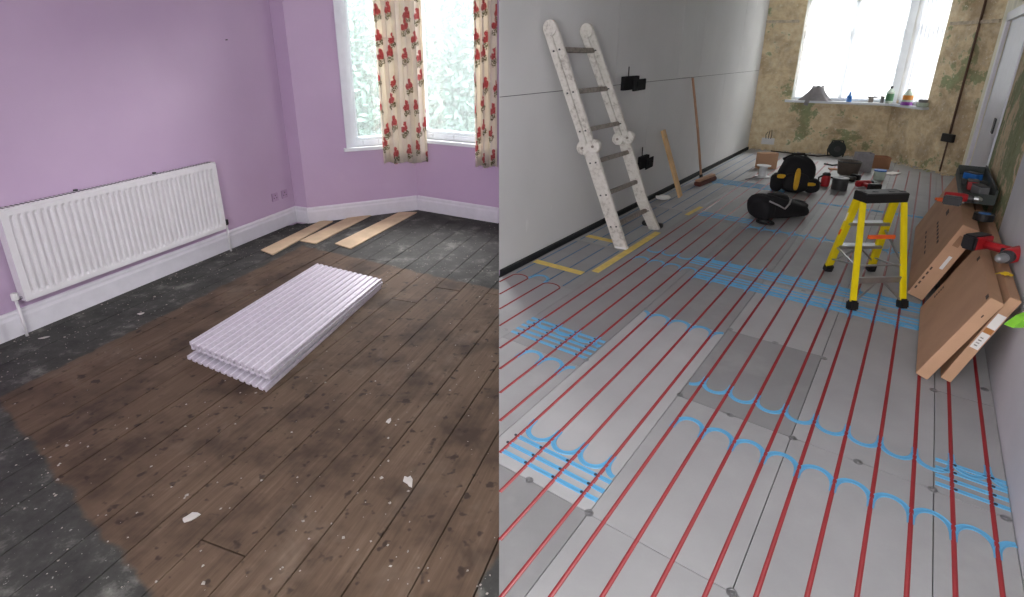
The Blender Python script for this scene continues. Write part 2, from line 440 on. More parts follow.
# floor boards
floor = thing('floor', 'worn brown and black painted floorboards', 'floor', kind='structure')
poly = [(-3.6, -1.5), (0, -1.5), (0, B2.y), (B1.x, B1.y), (B0.x, B0.y), (L1.x, L1.y), (L0.x, L0.y)]
bm = prism(bmesh.new(), [(-4.9, -1.5), (0, -1.5), (0, B2.y), (B1.x, B1.y), (B0.x, B0.y), (L1.x, L1.y), (L0.x, L0.y)], -.06, -.024)
make('subfloor', bm, 'subfloor', floor)
pitch = .212; k0 = -.754
for k in range(-24, 12):
    w0 = k0+k*pitch; w1 = w0+pitch
    cuts = [-3.6, 8.0]
    rr = random.Random(k*13+5)
    if w0 < fl(205, 541).dot(BN) < w1: cuts = [-3.6, fl(205, 541).dot(BDIR), 8.0]
    elif rr.random() < .6: cuts = [-3.6, rr.uniform(1.2, 5.2), 8.0]
    for s0, s1 in zip(cuts, cuts[1:]):
        g = .0032
        pl = [BN*(w0+g)+BDIR*(s0+g), BN*(w1-g)+BDIR*(s0+g), BN*(w1-g)+BDIR*(s1-g), BN*(w0+g)+BDIR*(s1-g)]
        pl = [(p.x, p.y) for p in pl]
        pl = clip(pl, (0, 0), (-1, 0)); 
        if len(pl) > 2: pl = clip(pl, (0, -1.5), (0, 1))
        for a, b in ((L0, L1), (L1, B0), (B0, B1), (B1, B2)):
            if len(pl) > 2:
                d = (b-a); 
                if (a, b) == (L1, B0): continue
                pl = clip(pl, (a.x, a.y), (d.y, -d.x))
        if len(pl) < 3 or parea(pl) < .004: continue
        dz = rr.uniform(-.0015, .001)
        make('floorboard', prism(bmesh.new(), pl, -.024, dz), 'board', floor)
# pale bare replacement boards
def flatboard(name, pts, z0, z1, mat, label, cat, group=None):
    o = make(name, prism(bmesh.new(), [(p.x, p.y) for p in pts], z0, z1), mat)
    return tag(o, label, cat, group)
flatboard('timber_board', [fl(261, 251), fl(273, 255.5), fl(333, 222), fl(321, 221.5)], .002, .012, 'bare_board', 'pale bare board lying closest to the radiator wall', 'board')
flatboard('timber_board', [fl(300, 241.5), fl(316, 244.5), fl(371, 216), fl(349, 218)], .002, .012, 'bare_board', 'shorter pale bare board in the middle of three by the bay', 'board')
flatboard('timber_board', [fl(335, 244.5), fl(351, 249.5), fl(417, 213), fl(399, 213)], .002, .012, 'bare_board', 'pale bare board running to the bay corner', 'board')

# crumbs and chips on the boards
bm = bmesh.new()
def crumb(bm, p, s):
    r = random.random()*6.28; h = s*random.uniform(.3, .8)
    m = [bm.verts.new((p.x+s*math.cos(r+i*1.57+random.uniform(-.4, .4))*random.uniform(.5, 1), p.y+s*math.sin(r+i*1.57)*random.uniform(.5, 1), .001)) for i in range(4)]
    t = bm.verts.new((p.x, p.y, h+.001))
    for i in range(4): bm.faces.new((m[i], m[(i+1) % 4], t))
for i in range(650):
    z = random.random()
    if z < .4:   # along the skirting
        s = random.uniform(2.6, LLEN); o = abs(random.gauss(0, .22))+.03; p = on(L0, L1, s, o, 0)
    elif z < .6: p = fl(random.uniform(380, 498), random.uniform(222, 285))
    else: p = fl(random.uniform(0, 498), random.uniform(270, 596))
    if p.x > -.01 or (p-L0).dot(Vector((LD.y, -LD.x, 0))) < .03: continue
    if p.y > 5.55: continue
    crumb(bm, p, min(.016, abs(random.gauss(.003, .003))+.002))
tag(make('plaster_crumbs', bm, 'debris'), 'pale plaster crumbs scattered over the old floorboards', 'debris', kind='stuff')
def flake(pix, r, label, asp=.5, rot=0):
    c = fl(*pix); bm = bmesh.new(); pl = []
    for i in range(9):
        a = i/9*6.28; q = r*random.uniform(.4, 1.15); x, y = q*math.cos(a), q*asp*math.sin(a)
        pl.append((x*math.cos(rot)-y*math.sin(rot), x*math.sin(rot)+y*math.cos(rot)))
    tag(make('plaster_chip', prism(bm, pl, 0, .004), 'flake', loc=(c.x, c.y, .001)), label, 'chip')
flake((409, 482), .05, 'white plaster flake on the boards at lower right of the lilac room', .45, 1.9)
flake((389, 421), .03, 'small white flake on the boards right of the foam sheets', .4, 1.4)
flake((190, 518), .035, 'ragged white flake on the boards in the foreground', .6, .4)
flake((140, 314), .03, 'white flake on the dark boards below the radiator', .6, .2)
flake((44, 338), .03, 'white flake beside the left radiator pipe', .4, .6)

# radiator
rs0, rs1 = S0+.155, S0+1.79
rad = thing('radiator', 'white panel radiator with vertical flutes on the lilac wall', 'radiator', on(L0, L1, rs0, 0, 0))
rad.rotation_euler = (0, 0, math.atan2(LD.y, LD.x))
RW = rs1-rs0; RZ0, RZ1 = .24, .84
# local frame: x along wall, -y into room
bm = bmesh.new(); nf = 36; cols = []
margin = .035
xs = [(0, 0), (margin*.6, 0)]
for i in range(nf):
    for (t_, dep) in ((.0, 0), (.18, .0), (.36, .012), (.68, .012), (.86, 0)):
        xs.append((margin+(RW-2*margin)*(i+t_)/nf, dep))
xs += [(RW-margin*.6, 0), (RW, 0)]
rows = [(RZ0, 0, 0), (RZ0+.03, 0, 0), (RZ0+.05, 0, 1), (RZ1-.062, 0, 1), (RZ1-.042, 0, 0), (RZ1-.012, 0, 0), (RZ1-.002, -.008, 0)]
grid = [[bm.verts.new((x, -.095-yo-(-dep*k), z)) for x, dep in xs] for z, yo, k in rows]
for r in range(len(rows)-1):
    for c_ in range(len(xs)-1): bm.faces.new((grid[r][c_], grid[r][c_+1], grid[r+1][c_+1], grid[r+1][c_]))
make('front_panel', bm, 'white_paint', rad)
make('back_panel', box((RW/2, -.04, (RZ0+RZ1)/2), (RW-.02, .012, RZ1-RZ0-.03)), 'white_paint', rad)
for x in (.004, RW-.004): make('side_panel', box((x, -.062, (RZ0+RZ1)/2+.005), (.008, .068, RZ1-RZ0-.01), None, .002), 'white_paint', rad)
g = make('top_grille', box((RW/2, -.062, RZ1), (RW, .066, .008), None, .002), 'white_paint', rad)
slot = None
for i in range(56):
    x = .04+(RW-.08)*i/55
    if slot is None: slot = make('grille_slot', box((0, 0, 0), (.012, .04, .002)), 'dark_grey', g); slot.location = (x, -.06, RZ1+.0045)
    else: inst(slot, 'grille_slot', g, (x, -.06, RZ1+.0045))
make('bottom_edge', box((RW/2, -.068, RZ0), (RW-.01, .05, .012)), 'white_paint', rad)
for x in (.5, 1.1): make('bracket_clip', box((x, -.03, RZ1+.008), (.02, .02, .014)), 'dark_grey', rad)
for x, sgn in ((-.035, -1), (RW+.035, 1)):
    v = make('valve', lathe(bmesh.new(), [(.012, 0), (.02, .004), (.02, .045), (.016, .05)], 14, (x, -.062, RZ0+.015)), 'black_plastic' if sgn > 0 else 'white_plastic', rad)
    make('valve_body', tube(bmesh.new(), [(x, -.062, RZ0+.02), (x-sgn*.045, -.062, RZ0+.02)], .011, 10), 'chrome', rad)
    make('pipe', tube(bmesh.new(), [(x, -.062, RZ0+.01), (x, -.062, .12), (x, -.062, .0)], .0085, 10), 'white_paint', rad, True)
# sockets on the wall
for i, (s, lab) in enumerate(((S0+2.53, 'painted wall socket nearer the radiator'), (S0+2.67, 'painted wall socket nearer the bay corner'))):
    o = thing('wall_socket', lab, 'socket', on(L0, L1, s, 0, .34)); o.rotation_euler = rad.rotation_euler
    make('plate', box((0, -.006, 0), (.085, .012, .085), None, .003), 'plastic_socket', o)
    for dx, dz in ((-.018, -.01), (.018, -.01), (0, .016)): make('pin_slot', box((dx, -.0125, dz), (.008, .003, .012)), 'dark_grey', o)
tag(make('wall_nail', tube(bmesh.new(), [on(L0, L1, S0+2.21, -.005, 1.85), on(L0, L1, S0+2.21, .02, 1.853)], .004, 8), 'dark_grey'), 'small dark nail in the lilac wall above the radiator', 'nail')

# bay windows
def window(n, p0, p1, s0, s1, z0, z1, label, muntin=None):
    w = thing('window_%d' % n, label, 'window', kind='structure')
    def piece(name, a, b, c_, d_, o0, o1, mat='frame_white', parent=w):
        bm = bmesh.new(); dd = (p1-p0).normalized(); nn = Vector((dd.y, -dd.x, 0))
        A = p0+dd*a; B = p0+dd*b
        pl = [(A+nn*o0), (B+nn*o0), (B+nn*o1), (A+nn*o1)]
        return make(name, prism(bm, [(q.x, q.y) for q in pl], c_, d_), mat, parent)
    # casing proud of the wall
    piece('architrave', s0-.06, s0, z0-.02, z1+.05, -.02, .02)
    piece('architrave', s1, s1+.035, z0-.02, z1+.05, -.02, .012)
    piece('window_frame', s0, s0+.05, z0, z1, -.1, -.03); piece('window_frame', s1-.05, s1, z0, z1, -.1, -.03)
    piece('window_frame', s0+.05, s1-.05, z0, z0+.06, -.1, -.03); piece('window_frame', s0+.05, s1-.05, z1-.06, z1, -.1, -.03)
    sash = piece('sash', s0+.05, s0+.085, z0+.06, z1-.06, -.085, -.045)
    piece('sash', s1-.085, s1-.05, z0+.06, z1-.06, -.085, -.045); piece('sash', s0+.085, s1-.085, z0+.06, z0+.10, -.085, -.045)
    piece('glass_pane', s0+.085, s1-.085, z0+.10, z1-.06, -.068, -.062, 'glass')
    piece('window_sill', s0-.09, s1+.045, z0-.035, z0, -.1, .05)
    return w
window(1, B0, B1, ws0, ws1, wz, 2.45, 'narrow white framed bay window left of the floral curtain')
window(2, B1, B2, fs0, fs1-.05, fz, 2.45, 'wide white framed bay window between the floral curtains')
def sheet(name, p0, p1, z0, z1, folds, amp, mat, label, cat, rows=10, seed=1, hemwave=.0, spread=0):
    bm = bmesh.new(); d = p1-p0; L = d.length; dn = d.normalized(); n = Vector((dn.y, -dn.x, 0)); uvl = bm.loops.layers.uv.new()
    rr = random.Random(seed); ncol = folds*10; ph = [rr.uniform(.8, 1.2) for _ in range(folds+2)]
    uvs = {}; g = []
    for r in range(rows+1):
        z = z0+(z1-z0)*r/rows; row = []; arc = 0; last = None
        for c_ in range(ncol+1):
            t_ = c_/ncol; k = t_*folds; a = amp*ph[int(k)]*(1+.35*(1-r/rows))
            off = a*math.sin(k*2*math.pi)+.3*a*math.sin(k*4.4+1+z)
            p = p0+dn*(L*t_+a*.35*math.sin(k*4*math.pi))+n*off+Vector((0, 0, z))
            if r == 0: p.z += hemwave*math.sin(k*3.1)
            v = bm.verts.new(p)
            if last is not None: arc += (p-last).length
            last = p; uvs[v] = (arc, z); row.append(v)
        g.append(row)
    for r in range(rows):
        for c_ in range(ncol):
            f = bm.faces.new((g[r][c_], g[r][c_+1], g[r+1][c_+1], g[r+1][c_])); f.smooth = True
            for lp in f.loops: lp[uvl].uv = uvs[lp.vert]
    return bm
def netting(p0, p1, s0, s1, z0, z1, label):
    bm = sheet('net', on(p0, p1, s0, -.035, 0), on(p0, p1, s1, -.035, 0), z0, z1, 9, .004, 'net', '', '')
    tag(make('net_curtain', bm, 'net'), label, 'net curtain')
netting(B0, B1, ws0+.055, ws1-.055, wz+.02, 2.4, 'sheer white net across the narrow bay window')
netting(B1, B2, fs0+.055, fs1-.105, fz+.02, 2.4, 'sheer white net across the wide bay window')
def solidify(o, t):
    m = o.modifiers.new('thickness', 'SOLIDIFY'); m.thickness = t; m.offset = 0; return o
cA = fl(374, 163, .6); 
# first curtain hangs across the bay corner
ca = on(B0, B1, .84, .10, 0); cb = on(B1, B2, .25, .10, 0)
bm = sheet('c', ca, cb, .60, 2.5, 5, .028, '', '', '', 14, 3, .01)
tag(solidify(make('floral_curtain', bm, 'curtain'), .003), 'cream curtain with red roses hanging in the bay corner', 'curtain')
cc = on(B1, B2, .89, .13, 0); ce = on(B1, B2, BFL-.16, .13, 0)
ce = Vector((-.02, ce.y, 0))
bm = sheet('c', cc, ce, .62, 2.5, 3, .03, '', '', '', 14, 5, .01)
tag(solidify(make('floral_curtain', bm, 'curtain'), .003), 'cream curtain with red roses at the right end of the bay', 'curtain')

# stack of insulation sheets
st = [fl(191, 342, .095), fl(264, 376, .095), fl(383, 279, .07), fl(315, 264.5, .07)]
for q_ in st: q_.z = 0
o0 = (st[0]+st[1]+st[2]+st[3])/4
el = ((st[3]-st[0])+(st[2]-st[1]))/2; es = ((st[1]-st[0])+(st[2]-st[3]))/2
def foamsheet(z, th, dx, dy, label, sl=1.0, tilt=0):
    t = thing('insulation_sheet', label, 'insulation sheet', (o0.x+dx, o0.y+dy, z), group='stacked grooved insulation sheets')
    n = 13; W = es.length; prof = []
    for i in range(n):
        x0 = -W/2+W*i/n; w = W/n; prof += [(x0+.0, th), (x0+w*.22, th), (x0+w*.34, th-.0095), (x0+w*.62, th-.0095), (x0+w*.74, th)]
    prof += [(W/2, th), (W/2, 0)]
    for i in reversed(range(n)):
        x0 = -W/2+W*i/n; w = W/n; prof += [(x0+w*.9, 0), (x0+w*.8, .010), (x0+w*.55, .010), (x0+w*.45, 0)]
    prof += [(-W/2, 0)]
    eu = es.normalized()
    bm = bmesh.new(); A = [bm.verts.new(eu*x-el/2*sl+Vector((0, 0, zz+tilt))) for x, zz in prof]; B = [bm.verts.new(eu*x+el/2*sl+Vector((0, 0, zz))) for x, zz in prof]
    for i in range(len(prof)): bm.faces.new((A[i], B[i], B[(i+1) % len(prof)], A[(i+1) % len(prof)]))
    bm.faces.new(A[::-1]); bm.faces.new(B); bmesh.ops.recalc_face_normals(bm, faces=bm.faces[:])
    make('core', bm, 'foil', t)
    # pale ribs along the grooves
    for i in range(n):
        x0 = -W/2+W*(i+.48)/n
        b2 = bmesh.new(); bar(b2, eu*x0-el*.4995*sl+Vector((0, 0, th-.0085+tilt)), eu*x0+el*.4995*sl+Vector((0, 0, th-.0085)), W/n*.2, .003)
        make('foil_channel', b2, 'foam_core', t)
    return t
foamsheet(.001, .023, -.004, -.02, 'bottom foam sheet of the stack, pushed out beyond the others', 1.01)
foamsheet(.0245, .023, .006, .012, 'middle foam sheet of the stack, lifted at its near end', 1.0, .022)
foamsheet(.048, .023, .0, .014, 'top grooved foam sheet of the stack on the old floorboards', 1.0, .026)

# =================================================================== RIGHT ROOM
FP0 = fl(759, 149); FP1 = fl(880, 157.5); FP2 = fl(958, 177)
FP0 = FP0 + (FP0-FP1).normalized()*.35
floor2 = thing('floor.001', 'grey underfloor heating panels with routed grooves', 'floor', kind='structure')
sub = [(0, -1.2), (2.2, -1.2)]
e0 = P(-2.0, WRV); e1 = P(10.42, WRV); e2 = P(11.3, WLV)
pl = [(0, -1.2), (e0.x, e0.y), (e1.x, e1.y), (FP1.x, FP1.y), (FP0.x, FP0.y), (q0.x, q0.y)]
make('subfloor', prism(bmesh.new(), pl, -.06, -.0205), 'edge_black', floor2)
cols = {'C': (.355, WRV-.002), 'B': (-.193, .355), 'A': (-.747, -.193), 'D': (-1.31, -.747), 'E': (-1.88, -1.31), 'F': (-2.49, -1.88)}
joints = {'A': [(-.5, .93), (1.566, .98), (2.566, .80), (3.49, 1.02), (4.5, .93), (5.9, 1.05), (7.3, .98), (8.7, 1.0), (10.2, 1.0), (12, 1)],
          'B': [(-.5, .95), (1.566, .97), (2.566, .98), (4.5, 1.04), (5.9, .98), (7.3, 1.0), (8.7, .97), (10.2, 1.0), (12, 1)],
          'C': [(-.5, .93), (1.566, .95), (2.56, .93), (3.47, .97), (5.3, 1.0), (7.2, 1.0), (9.0, 1), (12, 1)],
          'D': [(.5, .78), (1.573, 1.10), (3.43, .84), (4.5, .86), (5.95, 1.0), (7.4, 1.0), (8.9, 1.02), (12, 1)],
          'E': [(1.0, .96), (2.5, .84), (4.5, .88), (6.2, 1.06), (7.8, 1.0), (9.4, 1.03), (12, 1)],
          'F': [(2.0, .9), (3.43, .86), (4.5, .96), (6.15, 1.06), (7.8, 1.02), (9.4, 1.0), (12, 1)]}
far_lines = [(FP0, FP1), (FP1, FP2)]
panels = {}
for cn, (v0, v1) in cols.items():
    js = joints[cn]
    for (a, tone), (b, _) in zip(js, js[1:]):
        g = .0018
        pl = [P(a+g, v0+g), P(a+g, v1-g), P(b-g, v1-g), P(b-g, v0+g)]
        pl = [(p.x, p.y) for p in pl]
        pl = clip(pl, (.0005, 0), (1, 0))
        if len(pl) > 2: pl = clip(pl, (0, -1.15), (0, 1))
        for p, q in far_lines:
            if len(pl) > 2: d = q-p; pl = clip(pl, (p.x, p.y), (d.y, -d.x))
        if len(pl) < 3 or parea(pl) < .002: continue
        o = make('floor_panel', prism(bmesh.new(), pl, -.02, 0), 'panel', floor2); tone = 1.05+(tone-1)*1.5; o.color = (tone, tone, tone*1.005, 1)
        panels.setdefault(cn, []).append((a, b, o))
def panel_at(U, V):
    for cn, (v0, v1) in cols.items():
        if v0 <= V <= v1:
            for a, b, o in panels.get(cn, []):
                if a <= U <= b: return o
    return floor2
# blue groove liners: shared ribbon meshes
def ribbon(path, w=.021):
    bm = bmesh.new(); prof = [(-w*.62, .0002), (-w*.5, .0034), (-w*.3, .0012), (w*.3, .0012), (w*.5, .0034), (w*.62, .0002)]; rings = []
    for i, p in enumerate(path):
        a = path[max(0, i-1)]; b = path[min(len(path)-1, i+1)]; d = (b-a).normalized(); n = Vector((-d.y, d.x, 0))
        rings.append([bm.verts.new(p+n*x+Vector((0, 0, z))) for x, z in prof])
    for A, B in zip(rings, rings[1:]):
        for k in range(len(prof)-1): bm.faces.new((A[k], B[k], B[k+1], A[k+1]))
    return bm
PT = .1385
def arcpath(sgn, x0=0, x1=1):
    pts = []
    for i in range(15):
        t_ = x0+(x1-x0)*i/14
        a = math.pi*(1-t_)
        pts.append(Vector((PT/2+PT/2*math.cos(a), sgn*.122*max(0, math.sin(a))**.68, 0)))
    return pts
tmpl = {}
def groove(kind, U, V, scale=1.0):
    p = P(U, V)
    vm = V+(PT/2 if kind in ('cup', 'cap') else PT*.25)
    if p.x < .004: return
    parent = panel_at(U, min(max(vm, -2.47), .58))
    if kind not in tmpl:
        pth = {'cup': arcpath(-1), 'cap': arcpath(1), 'cuph': arcpath(-1, 0, .45), 'caph': arcpath(1, 0, .45),
               'cuphr': arcpath(-1, .55, 1), 'caphr': arcpath(1, .55, 1), 'line': [Vector((i*PT/3, 0, 0)) for i in range(4)]}[kind]
        o = make('groove', ribbon(pth), 'groove_blue', parent); tmpl[kind] = o
        o.location = p; o.rotation_euler = (0, 0, RZ)
    else: inst(tmpl[kind], 'groove', parent, p, (0, 0, RZ), (scale, 1, 1) if scale != 1 else None)
PV = {'A': [-.678, -.539, -.400, -.262], 'B': [-.123, .015, .150, .284], 'C': [.417, .545], 'D': [-1.241, -1.097, -.953, -.811], 'E': [-1.81, -1.667, -1.524, -1.38], 'F': [-2.44, -2.297, -2.143, -1.99]}
ALLV = sorted(sum(PV.values(), []))
def row(kind, U, v0, v1):
    for a, b in zip(ALLV, ALLV[1:]):
        if a >= v0-.02 and b <= v1+.02: groove(kind, U, a, (b-a)/PT)
def line_row(U, v0, v1):
    for a, b in zip(ALLV, ALLV[1:]):
        if a >= v0-.02 and b <= v1+.02: groove('line', U, a, (b-a)/PT)
row('cap', 2.29, -.68, .55); groove('caph', 2.29, .545)
row('cup', 2.835, -.68, .42); row('cup', 2.885, .41, .55); groove('cuphr', 2.835, -.678-PT); groove('cuph', 2.885, .545)
for U in (2.62, 2.68, 2.74, 2.80): groove('line', U, .417); groove('line', U, .545, .42); groove('line', U, .36, .41)
for U in (1.65, 1.71, 1.775): line_row(U, -1.25, -.80); groove('line', U, -.811, .45)
row('cup', 1.93, -1.25, -.8); groove('cuph', 1.93, -.811)
for U in (2.60, 2.66, 2.72, 2.78, 2.84): line_row(U, -1.82, -1.37); groove('line', U, -1.38, .45); groove('line', U, -1.88, .5)
row('cup', 2.885, -1.82, -1.37); groove('cuph', 2.885, -1.38); groove('cuphr', 2.885, -1.81-PT)
row('cap', 2.355, -1.82, -1.37); groove('caph', 2.345, -1.38)
row('cap', 3.30, -1.25, -.8); groove('caph', 3.30, -.811); groove('caphr', 3.30, -1.241-PT)
for U in (4.26, 4.315, 4.37, 4.425): line_row(U, -1.25, .43)
for U in (4.57, 4.625, 4.68, 4.735): line_row(U, -1.39, .43)
row('cap', 4.185, -1.25, .43); row('cup', 4.82, -1.39, .43)
row('cap', 4.31, -1.82, -1.24); row('cup', 4.735, -1.82, -1.37)
for U in (6.10, 6.17, 6.24): line_row(U, -1.82, -1.23)
row('cap', 5.85, -1.25, .15); row('cup', 6.10, -1.25, .15); row('cap', 7.4, -.9, .3); row('cup', 7.6, -.9, .3)
for U in (7.9, 7.97, 8.04, 8.11): line_row(U, -2.45, -1.2)
row('cap', 7.75, -2.3, -1.2); row('cap', 3.40, -2.30, -2.14)
# pipe-free grooves by the left wall continue as thin liners
def longgroove(V, U0, U1, w=.0075):
    n = 2; pth = [Vector((0, (U1-U0)*i/n, 0)) for i in range(n+1)]
    o = make('groove', ribbon(pth, w), 'groove_dark', panel_at((U0+U1)/2, V)); o.location = P(U0, V); o.rotation_euler = (0, 0, RZ)
M['groove_dark'] = plain('blue grey empty groove', S(70, 112, 150), .5)
for V in PV['F']:
    longgroove(V, 3.44, 4.45); longgroove(V, 4.52, 6.1); longgroove(V, 6.2, 10.6)
# red pipe
pipe = thing('heating_pipe', 'red underfloor heating pipe looping along the grey panels', 'pipe', (0, 0, 0))
def far_U(V):
    best = 99
    for p, q in far_lines:
        d = q-p; n = Vector((d.y, -d.x, 0)); den = UU.dot(n)
        U = (p.dot(n)-V*VV.dot(n))/den
        if U > 0 and den < 0: best = min(best, U)
    return best-.25
for V in ALLV:
    if V < -1.9: continue
    u0 = max(UX0(V)+.006, .15); u1 = min(far_U(V), 10.5)
    make('pipe_run', tube(bmesh.new(), [P(u0, V, -.0055), P((u0+u1)/2, V, -.0055), P(u1, V, -.0055)], .0104, 8), 'pipe_red', pipe, True)
for va, vb in ((PV['F'][0], PV['F'][1]), (PV['F'][2], PV['F'][3])):
    pts = []
    ua, ub = UX0(va)+.006, UX0(vb)+.006
    if ua < 3.36: pts.append(P(ua, va, -.005))
    for i in range(13):
        a = math.pi*(1-i/12); pts.append(P(3.38+.055*math.sin(a), (va+vb)/2+(vb-va)/2*math.cos(a), -.005))
    pts.append(P(ub, vb, -.005))
    make('pipe_loop', tube(bmesh.new(), pts, .0094, 8), 'pipe_red', pipe, True)
# dark holes where grooves meet the pipe
dot = None
def putdot(U, V):
    global dot
    if P(U, V).x < .01: return
    if dot is None: dot = make('groove_hole', lathe(bmesh.new(), [(.007, 0), (.007, .0042)], 8), 'dot', panel_at(U, V)); dot.location = P(U, V)
    else: inst(dot, 'groove_hole', panel_at(U, V), P(U, V))
for U in (1.65, 1.71, 1.775):
    for V in PV['D']: putdot(U, V-.012)
for U in (2.60, 2.66, 2.72, 2.78, 2.84):
    for V in PV['E']: putdot(U, V-.012)
for U in (2.62, 2.68, 2.74, 2.80):
    for V in PV['C']: putdot(U, V+.012)
# washers and screws
wsh = None
for U, V in [(3.51, -.735), (3.497, -.454), (3.475, -.18), (2.579, -.737), (2.567, -.472), (2.566, -.185), (2.566, .082), (2.566, .352), (2.554, .585), (3.467, .351), (3.646, .574), (1.573, -1.037), (1.573, -.746), (1.566, -.192), (2.591, -1.926), (2.584, -1.316), (3.47, -1.31), (4.5, -1.05), (4.5, -.46), (4.5, .06), (5.9, -.46), (5.95, -.9), (4.45, -1.6)]:
    bm = bmesh.new()
    p = P(U, V)
    if wsh is None:
        s = make('screw_washer', lathe(bm, [(.019, 0), (.019, .0015), (.012, .003), (.006, .003), (.005, .0015), (.003, .0015)], 18), 'chrome_dull', panel_at(U, V)) if False else None
        M['washer'] = plain('zinc washer', S(140, 140, 142), .35, .7)
        wsh = make('screw_washer', lathe(bm, [(.019, 0), (.019, .0015), (.013, .0025), (.011, .0012), (.006, .0012), (.005, .003), (.002, .003)], 18), 'washer', panel_at(U, V)); wsh.location = p
    else: bm.free(); inst(wsh, 'screw_washer', panel_at(U, V), p)
# yellow tape strips
def tape(U0, V0, U1, V1, w, label):
    bm = bmesh.new(); bar(bm, P(U0, V0, .0026), P(U1, V1, .0026), w, .0012)
    tag(make('tape_strip', bm, 'tape'), label, 'tape')
tape(3.76, -2.47, 3.76, -1.99, .08, 'yellow tape strip across the panels nearest the camera')
tape(4.66, -2.44, 4.66, -2.07, .08, 'yellow tape strip across the panels behind the ladder foot')
tape(3.85, -1.925, 5.2, -1.915, .065, 'long yellow tape strip running past the ladder feet')
tape(6.0, -1.90, 6.45, -1.88, .05, 'short yellow tape strip on the panels beyond the ladder')

# left wall of the renovated room: plasterboard sheets
wl = thing('wall_plasterboard', 'grey plasterboard wall behind the leaning ladder', 'wall', kind='structure')
def wlpoly(u0, u1, z0, z1, name='plasterboard_sheet', t=.012, V=WLV, mat='pboard'):
    g = .0028; a, b = u0+g, u1-g
    if name == 'backing': z0 = -.06
    bm = bmesh.new(); pl = [P(a, V), P(b, V), P(b, V-t), P(a, V-t)]
    pl = clip([(p.x, p.y) for p in pl], (0.0, 0), (1, 0))
    return make(name, prism(bm, pl, z0+g, z1-g), mat, wl)
for a, b in ((3.30, 5.28), (5.28, 7.05), (7.05, 7.88), (7.88, 9.8), (9.8, 12)): wlpoly(a, b, 1.43, CEIL)
for a, b in ((3.30, 6.2), (6.2, 9.1), (9.1, 12)): wlpoly(a, b, .03, 1.43)
wlpoly(3.36, 12, 0, CEIL, 'backing', .09, WLV-.0125, 'edge_black')
bm = bmesh.new(); bar(bm, P(3.355, WLV+.013, .010), P(11.2, WLV+.013, .010), .026, .04)
structure(make('trim_edge', bm, 'edge_black'), 'black expansion strip along the foot of the plasterboard wall', 'edge strip')
# far walls
WA0 = (FP1-FP0).length; WB = (FP2-FP1).length
def ON_A(s, off, z): return on(FP0, FP1, s, off, z)
def ON_B(s, off, z): return on(FP1, FP2, s, off, z)
sa0, sa1, saz = .35+.40, WA0-.005, .93
bm = bmesh.new()
wallbox(bm, FP0, FP1, -.4, sa0, 0, 2.72, .2); wallbox(bm, FP0, FP1, sa0, sa1, 0, saz, .2); wallbox(bm, FP0, FP1, sa1, WA0+.03, 0, 2.72, .2); wallbox(bm, FP0, FP1, sa0, sa1, 2.66, 2.72, .2)
structure(make('wall_far', bm, 'strip_a'), 'stripped ochre and green plaster wall under the bright window', 'wall')
sb0, sb1 = .005, .70
bm = bmesh.new()
wallbox(bm, FP1, FP2, 0, sb0, 0, 2.72, .2); wallbox(bm, FP1, FP2, sb0, sb1, 0, saz, .2); wallbox(bm, FP1, FP2, sb1, WB+.2, 0, 2.72, .2); wallbox(bm, FP1, FP2, sb0, sb1, 2.66, 2.72, .2)
structure(make('wall_far_corner', bm, 'strip_b'), 'stripped brown plaster wall with the rusty conduit', 'wall')
# picture rails
M['rail'] = plain('flaking rail', S(196, 182, 160), .8, var=.3, scale=20)
bm = bmesh.new(); bar(bm, ON_A(.05, .012, 2.26), ON_A(sa0-.08, .012, 2.26), .03, .045); structure(make('trim_1', bm, 'rail'), 'flaking picture rail left of the bright window', 'rail')
bm = bmesh.new(); bar(bm, ON_B(sb1+.08, .012, 2.15), ON_B(WB-.02, .012, 2.15), .03, .045); structure(make('trim_2', bm, 'rail'), 'flaking picture rail right of the bright window', 'rail')
# windows with vertical blinds
def window2(n, p0, p1, s0, s1, label, mull):
    w = thing('window_%d' % n, label, 'window', kind='structure')
    def piece(name, a, b, z0, z1, o0, o1, mat='frame_white', par=w):
        dd = (p1-p0).normalized(); nn = Vector((dd.y, -dd.x, 0)); A = p0+dd*a; B = p0+dd*b
        pl = [(A+nn*o0), (B+nn*o0), (B+nn*o1), (A+nn*o1)]
        return make(name, prism(bmesh.new(), [(q.x, q.y) for q in pl], z0, z1), mat, par)
    piece('window_frame', s0, s0+.055, saz, 2.66, -.17, -.10); piece('window_frame', s1-.055, s1, saz, 2.66, -.17, -.10)
    piece('window_frame', s0+.055, s1-.055, saz, saz+.06, -.17, -.10); piece('window_frame', s0+.055, s1-.055, 2.6, 2.66, -.17, -.10)
    if n == 3: piece('corner_post', s1-.055, s1+.05, saz, 2.66, -.19, .022)
    for m in mull: piece('mullion', m-.03, m+.03, saz+.06, 2.6, -.165, -.105)
    piece('transom', s0+.055, s1-.055, 2.08, 2.13, -.16, -.11)
    piece('glass_pane', s0+.055, s1-.055, saz+.06, 2.6, -.14, -.134, 'glass')
    piece('window_sill', s0-.1 if n == 3 else s0-.03, s1+.03 if n == 3 else s1+.06, saz-.04, saz, -.1, .10)
    return w
window2(3, FP0, FP1, sa0, sa1, 'bright front window with white frame above the cluttered sill', [sa0+.5*(sa1-sa0)])
window2(4, FP1, FP2, sb0, sb1, 'bright angled side window right of the wide one', [])
